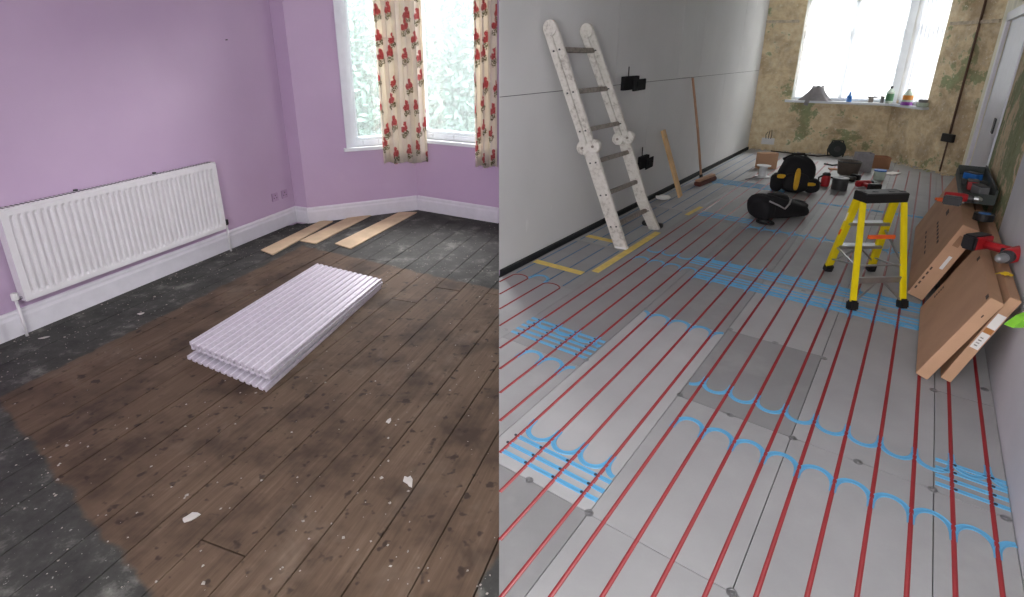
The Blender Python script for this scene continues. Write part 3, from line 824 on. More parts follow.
def blinds(p0, p1, s0, s1, label, n):
    t = thing('vertical_blind', label, 'blind')
    d = (p1-p0).normalized()
    w = (s1-s0)/n
    head = bmesh.new(); bar(head, on(p0, p1, s0, -.05, 2.63), on(p0, p1, s1, -.05, 2.63), .03, .03); make('head_rail', head, 'white_plastic', t)
    sl = None
    for i in range(n):
        c = on(p0, p1, s0+w*(i+.5), -.05, 0); a = math.atan2(d.y, d.x)+math.radians(28+random.uniform(-9, 9))
        if sl is None:
            bm = bmesh.new(); g = []
            for x in (-.5, -.17, .17, .5):
                g.append([bm.verts.new((x*w*1.12, .006*(1-4*x*x), z)) for z in (saz+.05, 2.61)])
            for A, B in zip(g, g[1:]): bm.faces.new((A[0], B[0], B[1], A[1]))
            sl = make('slat', bm, 'blind', t); sl.location = c; sl.rotation_euler = (0, 0, a)
        else: inst(sl, 'slat', t, c, (0, 0, a))
blinds(FP0, FP1, sa0+.03, sa1-.03, 'white vertical blind across the wide far window', 17)
blinds(FP1, FP2, sb0+.03, sb1-.03, 'white vertical blind across the angled side window', 8)

# right wall
wr = thing('wall_right', 'right wall, grey skim near and stripped plaster beyond', 'wall', kind='structure')
def wrp(name, u0, u1, z0, z1, mat, t=.12, V=WRV):
    pl = [P(u0, V), P(u1, V), P(u1, V+t), P(u0, V+t)]
    return make(name, prism(bmesh.new(), [(p.x, p.y) for p in pl], z0, z1), mat, wr)
M['skim'] = plain('grey skimmed plaster', S(218, 221, 226), .7, var=.04, scale=3)
wrp('skimmed_section', -2.0, 5.15, -.06, CEIL, 'skim'); wrp('stripped_section', 5.15, 7.2, -.06, CEIL, 'strip_c', .12, WRV+.003)
M['cream_old'] = plain('old cream paint', S(226, 221, 200), .7, var=.12, scale=4)
wrp('painted_section', 9.15, 10.6, -.06, CEIL, 'cream_old'); wrp('lintel', 7.2, 9.15, 2.1, CEIL, 'cream_old')
dr = thing('door_1', 'white painted door in its frame on the right wall', 'door', kind='structure')
def drp(name, u0, u1, z0, z1, v0, v1, mat='white_paint', par=dr):
    pl = [P(u0, v0), P(u1, v0), P(u1, v1), P(u0, v1)]
    return make(name, prism(bmesh.new(), [(p.x, p.y) for p in pl], z0, z1), mat, par)
M['door_grey'] = plain('grey white door paint', S(214, 216, 226), .4, var=.04)
drp('architrave', 9.15, 9.4, 0, 2.2, WRV-.03, WRV+.0); drp('architrave', 7.0, 7.2, 0, 2.2, WRV-.015, WRV+.0, 'door_grey'); drp('architrave', 7.0, 9.4, 2.1, 2.2, WRV-.03, WRV)
drp('door_leaf', 7.2, 9.15, -.06, 2.1, WRV+.012, WRV+.05, 'door_grey')
hd = drp('handle_plate', 7.6, 7.75, .95, 1.1, WRV-.0, WRV+.013, 'dark_grey')
# conduit and box on the far corner wall
cdt = thing('conduit', 'rusty vertical conduit with black socket box on stripped wall', 'conduit')
make('pipe', tube(bmesh.new(), [ON_B(1.27, .02, .55), ON_B(1.27, .02, 2.7)], .016, 10), 'rust', cdt, True)
make('pipe', tube(bmesh.new(), [ON_B(1.27, .02, .02), ON_B(1.27, .02, .47)], .012, 10), 'rust', cdt, True)
bm = bmesh.new(); bx(bm, (0, 0, 0), (.2, .05, .12), None, .006)
o = make('socket_box', bm, 'black_plastic', cdt); o.location = ON_B(1.27, .03, .53); o.rotation_euler = (0, 0, math.atan2((FP2-FP1).y, (FP2-FP1).x))
# old pale socket on far wall, left bottom
o = thing('wall_socket', 'white old socket with loose wires low on the stripped wall', 'socket', ON_A(.48, 0, .16)); o.rotation_euler = (0, 0, math.atan2((FP1-FP0).y, (FP1-FP0).x))
make('plate', box((0, -.01, 0), (.22, .02, .12), None, .004), 'white_plastic', o)
for i in range(3): make('loose_wire', tube(bmesh.new(), [(-.04+i*.04, -.02, .05), (-.05+i*.05, -.05, .12), (-.02+i*.03, -.06, .18+.02*i)], .006, 6), 'wire', o)
# ceilings
def ceil(pts, name, lab):
    structure(make(name, prism(bmesh.new(), pts, CEIL, CEIL+.05), 'ceiling'), lab, 'ceiling')
ceil([(L0.x-.2, -1.6), (.0, -1.6), (0, B2.y+.2), (B1.x, B1.y+.15), (B0.x-.1, B0.y+.15), (L1.x-.2, L1.y), (L0.x-.2, L0.y)], 'ceiling', 'plain ceiling over the lilac room')
a_, b_, c_ = P(-.4, WRV+.1), P(10.6, WRV+.1), ON_A(0, -.2, 0)
a_ = P(2.6, WRV+.1)
ceil([(.001, 1.0), (a_.x, 1.0), (a_.x, a_.y), (b_.x, b_.y), ON_B(0, -.22, 0)[:2], (c_.x, c_.y), (.001, q0.y)], 'ceiling.001', 'plain ceiling over the renovated room')


# =================================================================== RIGHT ROOM: THINGS
def W(name, bm, mat, root, smooth=False):   # bm built in world coordinates, handed to a thing standing at root
    bmesh.ops.translate(bm, verts=bm.verts[:], vec=-Vector(root.location))
    return make(name, bm, mat, root, smooth)
def hit(x, y, p0, p1, off=0):               # where a photo point meets a wall: distance along it and height
    d = (p1-p0).normalized(); n = Vector((d.y, -d.x, 0)); a = p0+n*off
    r = ray(x, y); t = a.dot(n)/Vector((r.x, r.y, 0)).dot(n); q = r*t
    return (Vector((q.x, q.y, 0))-a).dot(d), CAMH+q.z
ZUP = Vector((0, 0, 1))
# ---- folding ladder
N0, N1 = P(4.52, -2.0), P(3.86, WLV+.075, 1.99)
F0, F1 = P(5.27, -1.98), P(4.44, WLV+.075, 1.985)
Fk = F0.lerp(F1, .17) + (P(4.9, -2.0)-P(5.0, -2.0))*.6
lad = thing('folding_ladder', 'paint splattered folding ladder leaning on the plasterboard wall', 'ladder', N0)
nrm = (N1-N0).cross(F0-N0).normalized()
if nrm.dot(Vector((0, -1, 0))) < 0: nrm = -nrm
def stile(a, b, k0, k1, dep, off, name='stile'):
    bm = bmesh.new(); d = b-a
    bar(bm, a+d*k0+nrm*off, a+d*k1+nrm*off, .034, dep, nrm, .004)
    return W(name, bm, 'splatter', lad)
for a, b, kink in ((N0, N1, None), (F0, F1, Fk)):
    if kink is None:
        stile(a, b, .0, .475, .125, 0)
    else:
        bm = bmesh.new(); bar(bm, a, kink, .034, .115, nrm, .004); bar(bm, kink+(a-kink)*.02, a.lerp(b, .475), .034, .115, nrm, .004); W('stile', bm, 'splatter', lad)
    stile(a, b, .50, .968, .06, .034); stile(a, b, .50, .968, .06, -.034)
    for off in (.052, -.052):
        c = a.lerp(b, .488)+nrm*off; bm = bmesh.new(); rot = rotto(nrm, (b-a)) ; ax = (F0-N0).normalized()
        tube(bm, [c-ax*.028, c-ax*.022, c+ax*.022, c+ax*.028], [.05, .06, .06, .05], 20); W('hinge_disc', bm, 'splatter', lad)
        bm = bmesh.new(); tube(bm, [c-ax*.036, c+ax*.036], .012, 10); W('hinge_bolt', bm, 'rung', lad)
    c = a.lerp(b, .966); bm = bmesh.new(); ax = (F0-N0).normalized(); tube(bm, [c-ax*.019, c+ax*.019], .062, 20); W('end_cap', bm, 'splatter', lad)
    for k in (.115, .27, .42, .56, .72, .885):
        for off in (.028, -.028):
            bm = bmesh.new(); p = a.lerp(b, k)+nrm*off if not (kink and k < .17) else a.lerp(b, k)+nrm*off+(P(4.9, -2)-P(5, -2))*.4
            bar(bm, p-ax*.019, p+ax*.019, .022, .016, nrm); W('rivet_plate', bm, 'dark_grey', lad)
for k in (.115, .27, .42, .56, .72, .885):
    p, q = N0.lerp(N1, k), F0.lerp(F1, k)
    if k < .17: q = q+(P(4.9, -2)-P(5, -2))*.4
    bm = bmesh.new(); bar(bm, p, q, .04, .04, nrm, .006); W('rung', bm, 'rung', lad)
bm = bmesh.new(); bx(bm, N0+ZUP*.012, (.05, .12, .024), rotto(VV), .004); W('foot', bm, 'white_plastic', lad)
bm = bmesh.new(); bar(bm, F0+UU*.05-VV*.16+ZUP*.03, F0+UU*.06+VV*.06+ZUP*.03, .05, .05, ZUP, .01); W('stabiliser_foot', bm, 'black_plastic', lad)
# ---- wall boxes with loose sockets
def backbox(pix, w, h, label):
    U_, z_ = None, None
    r = ray(*pix); t = (WLV+.04)/Vector((r.x, r.y, 0)).dot(VV); q = r*t; U_ = Vector((q.x, q.y, 0)).dot(UU); z_ = CAMH+q.z
    t = thing('socket_box', label, 'socket', P(U_, WLV, z_), RZ)
    make('back_box', box((.015, 0, .01), (.05, w*.62, h), None, .004), 'black_matt', t)
    make('face_plate', box((.05, w*.28, -.015), (.014, w*.62, h*.85), Matrix.Rotation(.06, 3, 'Z'), .003), 'black_matt', t)
    make('rocker', box((.062, w*.28, -.005), (.008, w*.3, h*.4), Matrix.Rotation(.06, 3, 'Z')), 'black_matt', t)
    make('cable', tube(bmesh.new(), [(.02, -.05, h*.4), (.012, -.04, h*.75), (.006, -.03, h*1.25)], .006, 6), 'wire', t, True)
    return t
backbox((632, 84), .60, .14, 'black double socket hanging out of the wall above the ladder hinge')
backbox((645, 163), .40, .15, 'black open socket box low on the plasterboard wall')
# ---- leaning plank
t0, t1 = P(6.71, -2.23), P(6.63, WLV+.035, .83)
pk = thing('timber_plank', 'short pale timber plank leaning against the plasterboard wall', 'plank', t0)
n_ = (t1-t0).cross(UU).normalized()
bm = bmesh.new(); bar(bm, t0+ZUP*.012, t1, .105, .028, n_, .003); W('board', bm, 'timber', pk)
for k in (.12, .9):
    bm = bmesh.new(); c = t0.lerp(t1, k); tube(bm, [c-n_*.017, c+n_*.017], .006, 8); W('screw_head', bm, 'dark_grey', pk)
# ---- broom
b0, b1 = P(7.72, -2.30, .05), P(7.55, WLV+.02, 1.42)
br = thing('broom', 'wooden broom leaning on the wall with its red brown brush down', 'broom', P(7.72, -2.27))
W('handle', tube(bmesh.new(), [b0, b0.lerp(b1, .5)+VV*.01, b1], [.016, .017, .015], 10), 'broom_wood', br, True)
bm = bmesh.new(); bar(bm, P(7.46, -2.27, .075), P(8.0, -2.22, .075), .075, .035, ZUP, .01); hd_ = W('brush_head', bm, 'broom_wood', br)
bm = bmesh.new(); bar(bm, P(7.45, -2.265, .03), P(8.01, -2.215, .03), .10, .06, ZUP, .012); W('bristles', bm, 'bristle', br)
W('ferrule', tube(bmesh.new(), [b0-ZUP*.0, b0.lerp(b1, .05)], .024, 10), 'black_plastic', br)

# ---- bags
def blob(c, s, p=.6, nz=.0, seg=28, rings=16, flat=0, seed=0, rot=0):
    bm = bmesh.new(); rr = random.Random(seed)
    ph = [(rr.uniform(2, 7), rr.uniform(2, 7), rr.uniform(0, 6)) for _ in range(4)]
    def sp(v, e): return math.copysign(abs(v)**e, v)
    g = []
    for i in range(rings+1):
        la = -math.pi/2+math.pi*i/rings; row_ = []
        for k in range(seg):
            lo = 2*math.pi*k/seg
            x = sp(math.cos(la), p)*sp(math.cos(lo), p); y = sp(math.cos(la), p)*sp(math.sin(lo), p); z = sp(math.sin(la), p)
            d = 1+nz*sum(math.sin(a*x*1.3+b*z+c_+2*y*a*.4) for a, b, c_ in ph)/4
            zz = z*d
            if z < 0: zz = max(zz, -1)
            vx, vy = x*s[0]*d, y*s[1]*d
            row_.append(bm.verts.new((c[0]+vx*math.cos(rot)-vy*math.sin(rot), c[1]+vx*math.sin(rot)+vy*math.cos(rot), c[2]+max(zz, -1)*s[2])))
        g.append(row_)
    for A, B in zip(g, g[1:]):
        for k in range(seg): bm.faces.new((A[k], A[(k+1) % seg], B[(k+1) % seg], B[k]))
    bmesh.ops.remove_doubles(bm, verts=bm.verts[:], dist=1e-5); bmesh.ops.recalc_face_normals(bm, faces=bm.faces[:])
    return bm
# duffel: local x to the right, y away
dl, dr_ = fl(757, 222), fl(806, 217)
ang = math.atan2((dr_-dl).y, (dr_-dl).x); DL = (dr_-dl).length
duf = thing('duffel_bag', 'slumped black tool bag with grey strap on the heating panels', 'bag', (dl+dr_)/2+Vector((.02, .12, 0)), ang)
bm = blob((0, 0, .15), (DL*.52, .19, .15), .62, .10, seed=4)
for v in bm.verts:                           # slumps towards its right end
    k = (v.co.x/DL+.5); v.co.z *= 1.28-.62*max(0, min(1, k))
make('body', bm, 'fabric_black', duf, True)
bm = blob((-DL*.44, -.02, .175), (.10, .17, .17), .75, .08, seed=9); make('end_pocket', bm, 'fabric_black', duf, True)
bm = blob((-DL*.14, -.03, .29), (.11, .11, .07), .8, .12, seed=5); make('top_flap', bm, 'fabric_black', duf, True)
make('strap', tube(bmesh.new(), [(-.32, -.16, .30), (-.22, -.21, .24), (-.14, -.215, .19), (-.08, -.205, .25), (.0, -.14, .29), (.05, -.02, .29)], .011, 8), 'cloth_grey', duf, True)
make('zip', tube(bmesh.new(), [(-.05, -.10, .297), (.12, -.08, .268), (.30, -.06, .2)], .007, 6), 'grey_plastic', duf, True)
pts = [(-DL*.56+.075*math.cos(a*.52), -.20+.095*math.sin(a*.52), .022+.004*math.sin(a)) for a in range(12)]
make('carry_handle', tube(bmesh.new(), pts, .016, 8, True), 'fabric_black', duf, True)
duf.scale = (.95, .95, .78)
# backpack
pb = fl(797, 194); pa = fl(780, 192)
pack = thing('backpack', 'upright black and yellow tool backpack behind the slumped bag', 'backpack', pb+Vector((.02, .18, 0)), math.radians(-12))
bm = blob((0, 0, .29), (.29, .21, .29), .72, .06, seed=2)
for v in bm.verts: v.co.x *= 1.05-.45*max(0, v.co.z-.2); v.co.x += .05*(v.co.z/.6)
make('body', bm, 'fabric_black', pack, True)
make('front_pocket', blob((-.02, -.20, .17), (.21, .08, .16), .7, .05, seed=3), 'fabric_black', pack, True)
make('yellow_panel', blob((-.03, -.275, .24), (.045, .022, .18), .7, .02, seed=8), 'fabric_yellow', pack, True)
make('side_pouch', blob((-.30, -.10, .15), (.10, .12, .15), .75, .06, seed=6), 'fabric_black', pack, True)
make('pouch_trim', blob((-.27, -.21, .27), (.07, .02, .035), .7, .0), 'orange_cloth' if 'orange_cloth' in M else 'fabric_yellow', pack, True)
make('side_pouch', blob((.27, -.12, .12), (.13, .11, .12), .75, .08, seed=7), 'fabric_black', pack, True)
make('yellow_strip', blob((.20, -.23, .16), (.10, .02, .028), .7, 0), 'fabric_yellow', pack, True)
make('shoulder_strap', tube(bmesh.new(), [(-.2, .1, .5), (-.05, .02, .6), (.1, 0, .61), (.2, .1, .52)], .022, 8), 'fabric_black', pack, True)
pack.scale = (.74, .74, .80)
# red clamp beside it
cl = fl(826, 187); t = thing('red_clamp', 'small red and black clamp beside the backpack', 'work lamp', cl+Vector((0, .04, 0)))
make('body', lathe(bmesh.new(), [(.05, 0), (.055, .02), (.055, .12), (.045, .15)], 14), 'red_plastic', t)
make('clamp_cap', lathe(bmesh.new(), [(.05, .15), (.052, .17), (.03, .19)], 14), 'black_plastic', t)
make('handle', tube(bmesh.new(), [(-.05, 0, .03), (-.10, 0, .06), (-.10, 0, .12), (-.045, 0, .15)], .012, 8), 'black_plastic', t, True)

# ---- cartons and reels far left
def carton(name, c, sx, sy, sz, rz, label, mat='card', tape_=True):
    t = thing(name, label, 'box', c, rz)
    make('carton_body', box((0, 0, sz/2), (sx, sy, sz), None, .006), mat, t)
    if tape_: make('tape', box((0, 0, sz+.0005), (sx*1.001, sy*.22, .002)), 'card_tape', t)
    make('flap_seam', box((0, 0, sz+.002), (sx*.98, .004, .002)), 'ink', t)
    return t
ca_, cb_ = fl(754.5, 171), fl(775, 168)
carton('cardboard_box', (ca_+cb_)/2+Vector((.04, .07, 0)), .29, .13, .25, math.radians(4), 'small brown cardboard box near the far end of the plasterboard wall')
r_ = fl(764, 178); t = thing('wire_reel', 'white plastic cable reel in front of the small brown box', 'reel', r_+Vector((0, .06, 0)))
make('flange', lathe(bmesh.new(), [(.10, 0), (.10, .012)], 24), 'white_pipe', t); make('flange', lathe(bmesh.new(), [(.095, .16), (.10, .172), (.05, .175)], 24), 'white_pipe', t)
make('drum', lathe(bmesh.new(), [(.055, .012), (.055, .16)], 20), 'white_pipe', t)
make('wire_tail', tube(bmesh.new(), [(-.06, -.02, .02), (-.12, -.03, .008), (-.2, -.12, .006), (-.34, -.2, .006)], .006, 6), 'grey_plastic', t, True)
r_ = fl(843, 192); t = thing('cable_drum', 'grey steel banding reel with open centre behind the stepladder', 'reel', r_+Vector((0, .1, 0)))
bm = lathe(bmesh.new(), [(.055, .001), (.125, .001), (.13, .02), (.13, .15), (.12, .165), (.06, .165), (.05, .15), (.05, .004)], 28); make('winding', bm, 'dark_grey', t, True)
bm = lathe(bmesh.new(), [(.052, .158), (.06, .168), (.135, .168), (.135, .176), (.058, .176), (.05, .168)], 28); make('top_flange', bm, 'grey_plastic', t)
bm = lathe(bmesh.new(), [(.055, 0), (.135, 0), (.135, .008), (.055, .008)], 28); make('bottom_flange', bm, 'grey_plastic', t)
t.scale = (.72, .72, .95)
# extension reel standing by the far wall
r_ = fl(835, 157); t = thing('extension_reel', 'black extension cable reel standing against the stripped wall', 'reel', r_+Vector((-.02, -.03, 0)), math.radians(-20))
Ry = Matrix.Rotation(math.pi/2, 3, 'X')
make('drum', lathe(bmesh.new(), [(.13, -.07), (.155, -.075), (.155, -.06), (.10, -.055), (.10, .055), (.155, .06), (.155, .075), (.13, .07)], 26, (0, 0, .175), Ry), 'black_plastic', t)
make('hub', lathe(bmesh.new(), [(.06, -.085), (.06, .085)], 20, (0, 0, .175), Ry), 'dark_grey', t)
make('frame', tube(bmesh.new(), [(-.14, 0, .012), (-.17, 0, .15), (-.10, 0, .34), (.10, 0, .34), (.17, 0, .15), (.14, 0, .012)], .013, 8), 'wire', t, True)
make('yellow_rim', lathe(bmesh.new(), [(.157, .06), (.165, .062), (.165, .073), (.157, .075)], 26, (0, 0, .175), Ry), 'dark_green', t)
make('cable', tube(bmesh.new(), [(-.1, -.05, .04), (-.35, -.08, .012), (-.8, .12, .012), (-1.25, .30, .012)], .014, 6), 'wire', t, True)
t.scale = (.8, .8, .84)
# ---- clutter of tools beyond the stepladder
def pxthing(pix, name, label, cat, rz=0, dy=0): return thing(name, label, cat, fl(*pix)+Vector((0, dy, 0)), rz)
t = pxthing((851, 177), 'wire_basket', 'round brown mesh basket among the far tools', 'basket', 0, .1)
make('bowl', lathe(bmesh.new(), [(.09, 0), (.13, .02), (.15, .16), (.155, .21), (.14, .21), (.12, .05), (.02, .03)], 20), 'brown_basket', t, True)
make('rim', tube(bmesh.new(), [(.153*math.cos(a*.314), .153*math.sin(a*.314), .21) for a in range(20)], .008, 6, True), 'dark_grey', t)
t = pxthing((864, 172), 'storage_carton', 'pale grey open carton standing among the far tools', 'box', math.radians(-15), .08)
for nm, c, s in (('wall_panel', (0, -.08, .14), (.22, .012, .28)), ('wall_panel', (0, .08, .14), (.22, .012, .28)), ('wall_panel', (-.105, 0, .14), (.012, .15, .28)), ('wall_panel', (.105, 0, .14), (.012, .15, .28)), ('base_panel', (0, 0, .008), (.2, .15, .012))): make(nm, box(c, s, None, .002), 'grey_plastic' if nm == 'x' else 'cloth_grey', t)
t = pxthing((880, 169), 'dark_crate', 'open brown crate leaning behind the pale carton', 'box', math.radians(-18), .1)
for nm, c, s in (('wall_panel', (0, -.1, .09), (.3, .012, .18)), ('wall_panel', (0, .1, .09), (.3, .012, .18)), ('wall_panel', (-.145, 0, .09), (.012, .19, .18)), ('wall_panel', (.145, 0, .09), (.012, .19, .18)), ('base_panel', (0, 0, .008), (.28, .19, .012))): make(nm, box(c, s), 'card_dark', t)
t = pxthing((881, 181), 'paint_tub', 'pale tub with blue lid between the carton and the drill', 'tub', 0, .06)
make('tub_body', lathe(bmesh.new(), [(.06, 0), (.068, .01), (.075, .13)], 20), 'clear_bottle', t, True)
make('lid', lathe(bmesh.new(), [(.079, .128), (.079, .145), (.05, .15)], 20), 'blue_plastic', t)
for (px_, py_), rz_, lab in (((892, 174), .5, 'flattened white card offcut at the right of the far tools'), ((838, 170), -.3, 'flattened dark offcut at the left of the far tools')):
    o = make('card_offcut', box((0, 0, .006), (.26, .12, .012), None, .002), 'card_dark' if rz_ < 0 else 'paper', loc=fl(px_, py_), rotz=rz_); tag(o, lab, 'offcut')
for i, (pth, lab) in enumerate((([(824, 165), (832, 166.5), (840, 165.5), (847, 166.5)], 'black hose end lying left of the mesh basket'), ([(826, 178), (832, 179), (838, 177.5)], 'short black cable piece beside the mesh basket'))):
    tag(make('cable_piece', tube(bmesh.new(), [fl(*q)+ZUP*.02 for q in pth], .014, 8), 'wire', None, True), lab, 'cable')

# ---- cordless tools
def drill(loc, rz, label, s=1.0, tilt=0, body='red_plastic'):
    # lies on its side: barrel along +x, handle along -y
    t = thing('cordless_drill', label, 'drill', loc, rz); t.rotation_euler = (0, tilt, rz)
    Rx = Matrix.Rotation(math.pi/2, 3, 'Y')
    make('barrel', lathe(bmesh.new(), [(.022*s, -.09*s), (.032*s, -.085*s), (.034*s, -.02*s), (.032*s, .05*s), (.026*s, .06*s)], 16, (0, 0, .036*s), Rx), body, t, True)
    make('gear_case', lathe(bmesh.new(), [(.027*s, .058*s), (.028*s, .085*s), (.022*s, .095*s)], 16, (0, 0, .036*s), Rx), 'dark_grey', t)
    make('chuck', lathe(bmesh.new(), [(.02*s, .094*s), (.021*s, .125*s), (.012*s, .145*s), (.006*s, .15*s)], 16, (0, 0, .036*s), Rx), 'aluminium', t)
    bm = bmesh.new(); bar(bm, (-.035*s, -.02*s, .034*s), (-.055*s, -.14*s, .032*s), .042*s, .034*s, ZUP, .008*s); make('handle', bm, body, t, True)
    make('trigger', box((-.018*s, -.045*s, .034*s), (.014*s, .03*s, .02*s), None, .003), 'black_plastic', t)
    make('battery', box((-.045*s, -.165*s, .037*s), (.115*s, .06*s, .07*s), Matrix.Rotation(-.15, 3, 'Z'), .008*s), 'black_plastic', t)
    make('battery_band', box((-.045*s, -.138*s, .037*s), (.10*s, .012*s, .06*s), Matrix.Rotation(-.15, 3, 'Z'), .003*s), body, t)
    return t
drill(fl(866, 188)+Vector((0, .05, 0)), .2, 'red and black cordless drill on the floor behind the stepladder', 1.35)
drill(fl(851, 183)+Vector((.0, .1, 0)), 2.3, 'dark cordless driver on the floor beside the red one', 1.1, 0, 'black_plastic')

# ---- stepladder
SH = .745
fa, fb = fl(851.5, 311), fl(902, 309)             # near pair of feet (support frame)
fc, fd = fl(827, 271), fl(870, 271)               # far pair of feet (tread frame)
ta, tb = fl(863, 203, SH-.03), fl(904, 203, SH-.03)
tc, td = fl(858.5, 201, SH-.03), fl(897, 204, SH-.03)
tc = ta+(tc-ta).normalized()*max(.07, min(.12, (tc-ta).length)); td = tc+(tb-ta)*.93
sl_ = thing('stepladder', 'yellow fibreglass stepladder with black top on the heating panels', 'stepladder', (fa+fb+fc+fd)/4)
ax = (fb-fa).normalized()
for a, b, w in ((fa, ta, .042), (fb, tb, .042), (fc, tc, .055), (fd, td, .055)):
    bm = bmesh.new(); bar(bm, a+ZUP*.02, b, w*.55 if w < .05 else w*.6, w, ax, .004); 
    W('rail', bm, 'yellow_fibre', sl_)
    bm = bmesh.new(); bar(bm, a+ZUP*.0, a.lerp(b, .09), .062, .062, ax, .01)
    zmin = min(v.co.z for v in bm.verts)
    for v in bm.verts: v.co.z = max(v.co.z, .0)
    W('rubber_foot', bm, 'black_plastic', sl_)
cc_ = (ta+tb+tc+td)/4; cc_.z = SH+.008
cax = (tb-ta).normalized(); rotc = rotto((tc-ta+td-tb), ZUP)
bm = bx(bmesh.new(), cc_, ((tb-ta).length+.03, (tc-ta).length+.07, .07), rotc, .006); cap = W('top_cap', bm, 'black_plastic', sl_)
for k in (-.14, -.05, .07, .15):
    bm = bmesh.new(); lathe(bm, [(.022, .0), (.022, .002), (.015, .003)], 14, cc_+cax*k+ZUP*.035); W('tool_recess', bm, 'dark_grey', cap) if False else W('tool_recess', bm, 'dark_grey', sl_)
def between(a, b, c, d, k): return a.lerp(b, k), c.lerp(d, k)
for k, wd in ((.70, .085), (.38, .085)):
    p, q = between(fc, tc, fd, td, k); bm = bmesh.new(); bar(bm, p, q, wd, .024, ZUP, .003); W('tread', bm, 'aluminium', sl_)
    dn = (td-fd).normalized()
for k, hgt, mt, w_ in ((.675, .028, 'orange_plastic', .02), (.41, .012, 'aluminium', .012), (.275, .045, 'aluminium', .02)):
    p, q = between(fa, ta, fb, tb, k); bm = bmesh.new(); e = (q-p)*(.2 if mt == 'orange_plastic' else 0); bar(bm, p+e, q-e, w_, hgt, ZUP, .002); W('cross_bar', bm, mt, sl_)
for a, b in ((fa.lerp(ta, .22), fa.lerp(ta, .05)+(fb-fa)*.0), ):
    pass
for p, q in ((fa.lerp(ta, .06), fa.lerp(fb, .45)+(ta-fa)*.26), (fb.lerp(tb, .06), fb.lerp(fa, .45)+(ta-fa)*.26), (fc.lerp(tc, .14), fc.lerp(fd, .5)+(tc-fc)*.36), (fd.lerp(td, .14), fd.lerp(fc, .5)+(tc-fc)*.36), (fa.lerp(ta, .40), fc.lerp(tc, .36)), (fb.lerp(tb, .40), fd.lerp(td, .62)), (fa.lerp(ta, .42), fc.lerp(tc, .18)), (fb.lerp(tb, .38), fd.lerp(td, .2))):
    bm = bmesh.new(); bar(bm, p, q, .012, .012, ax); W('brace', bm, 'aluminium', sl_)
bm = bmesh.new(); bar(bm, fc.lerp(tc, .74)-ax*.02, fc.lerp(tc, .84)-ax*.02, .004, .035, ax); W('safety_label', bm, 'paper', sl_)
bm = bmesh.new(); bar(bm, fc.lerp(tc, .55)-ax*.02, fc.lerp(tc, .62)-ax*.02, .004, .035, ax); W('safety_label', bm, 'orange_plastic', sl_)

# ---- big flat cartons leaning on the right wall
def leanbox(U0, U1, Vb, Vt, zt, th, label, mat='card'):
    L = math.hypot(Vt-Vb, zt); e = ((Vt-Vb)/L, zt/L); n = (zt/L, -(Vt-Vb)/L); rise = -n[1]*th
    t = thing('flat_carton', label, 'box', P(U0, Vb), RZ)      # local x = V, y = U
    bm = bmesh.new(); pr = [(0, rise), (e[0]*L, e[1]*L+rise), (e[0]*L+n[0]*th, e[1]*L+n[1]*th+rise), (n[0]*th, n[1]*th+rise)]
    A = [bm.verts.new((x, 0, z)) for x, z in pr]; B = [bm.verts.new((x, U1-U0, z)) for x, z in pr]
    for i in range(4): bm.faces.new((A[i], B[i], B[(i+1) % 4], A[(i+1) % 4]))
    bm.faces.new(A[::-1]); bm.faces.new(B); bmesh.ops.recalc_face_normals(bm, faces=bm.faces[:])
    bmesh.ops.bevel(bm, geom=bm.edges[:], offset=.003, segments=2, affect='EDGES')
    make('carton_body', bm, mat, t)
    def pt(k, w, y): return Vector((e[0]*L*k+n[0]*th*w, y, e[1]*L*k+n[1]*th*w+rise))
    def patch(name, corners, m, parent=None):                     # thin sticker: corners in local space, lifted outwards
        b = bmesh.new(); vs_ = [b.verts.new(c) for c in corners]; f = b.faces.new(vs_); 
        r = bmesh.ops.extrude_face_region(b, geom=[f]); nv = [g for g in r['geom'] if isinstance(g, bmesh.types.BMVert)]
        f.normal_update(); bmesh.ops.translate(b, verts=nv, vec=f.normal*.0012); bmesh.ops.recalc_face_normals(b, faces=b.faces[:])
        return make(name, b, m, t)
    def end_patch(k0, k1, w0, w1, m, name='label'): return patch(name, [pt(k0, w0, -.0008), pt(k1, w0, -.0008), pt(k1, w1, -.0008), pt(k0, w1, -.0008)], m)
    def front_patch(k0, k1, y0, y1, m, name='print'): return patch(name, [pt(k0, -.012, y0), pt(k0, -.012, y1), pt(k1, -.012, y1), pt(k1, -.012, y0)], m)
    return t, end_patch, front_patch, pt
tA, epA, fpA, ptA = leanbox(3.553, 4.60, .262, .468, .53, .062, 'large plain brown carton leaning nearest in front of the right wall')
fpA(.95, .985, .03, .08, 'ink', 'corner_dent'); fpA(.93, .975, .75, .80, 'ink', 'print')
for i in range(5): fpA(.26+i*.035, .28+i*.035, .93, .96, 'ink')
epA(.80, .83, .45, .55, 'ink', 'print')
tB, epB, fpB, ptB = leanbox(3.60, 5.5, .376, .545, .545, .05, 'flat brown carton with white labels behind the nearest large one')
epB(.42, .60, .12, .88, 'paper'); epB(.66, .82, .12, .88, 'paper')
M['sticker'] = plain('orange brown sticker', S(170, 110, 50), .5)
epB(.605, .655, .15, .85, 'sticker')
for i in range(4): epB(.45+i*.03, .462+i*.03, .3, .6, 'ink', 'print')
tC, epC, fpC, ptC = leanbox(4.823, 6.85, .176, .379, .575, .105, 'long brown carton leaning farther along the right wall below the tool tray')
epC(.44, .62, .52, .72, 'paper'); epC(.74, .88, .25, .6, 'card_tape', 'tape_patch')
for i in range(5): epC(.1+i*.07, .14+i*.07, .12, .22, 'ink', 'print')
for i in range(6): fpC(.55, .585, .35+i*.12, .42+i*.12, 'ink'); 
for i in range(5): fpC(.30, .325, .5+i*.16, .58+i*.16, 'ink')
fpC(.74, .80, .86, 1.0, 'ink', 'dark_smudge')
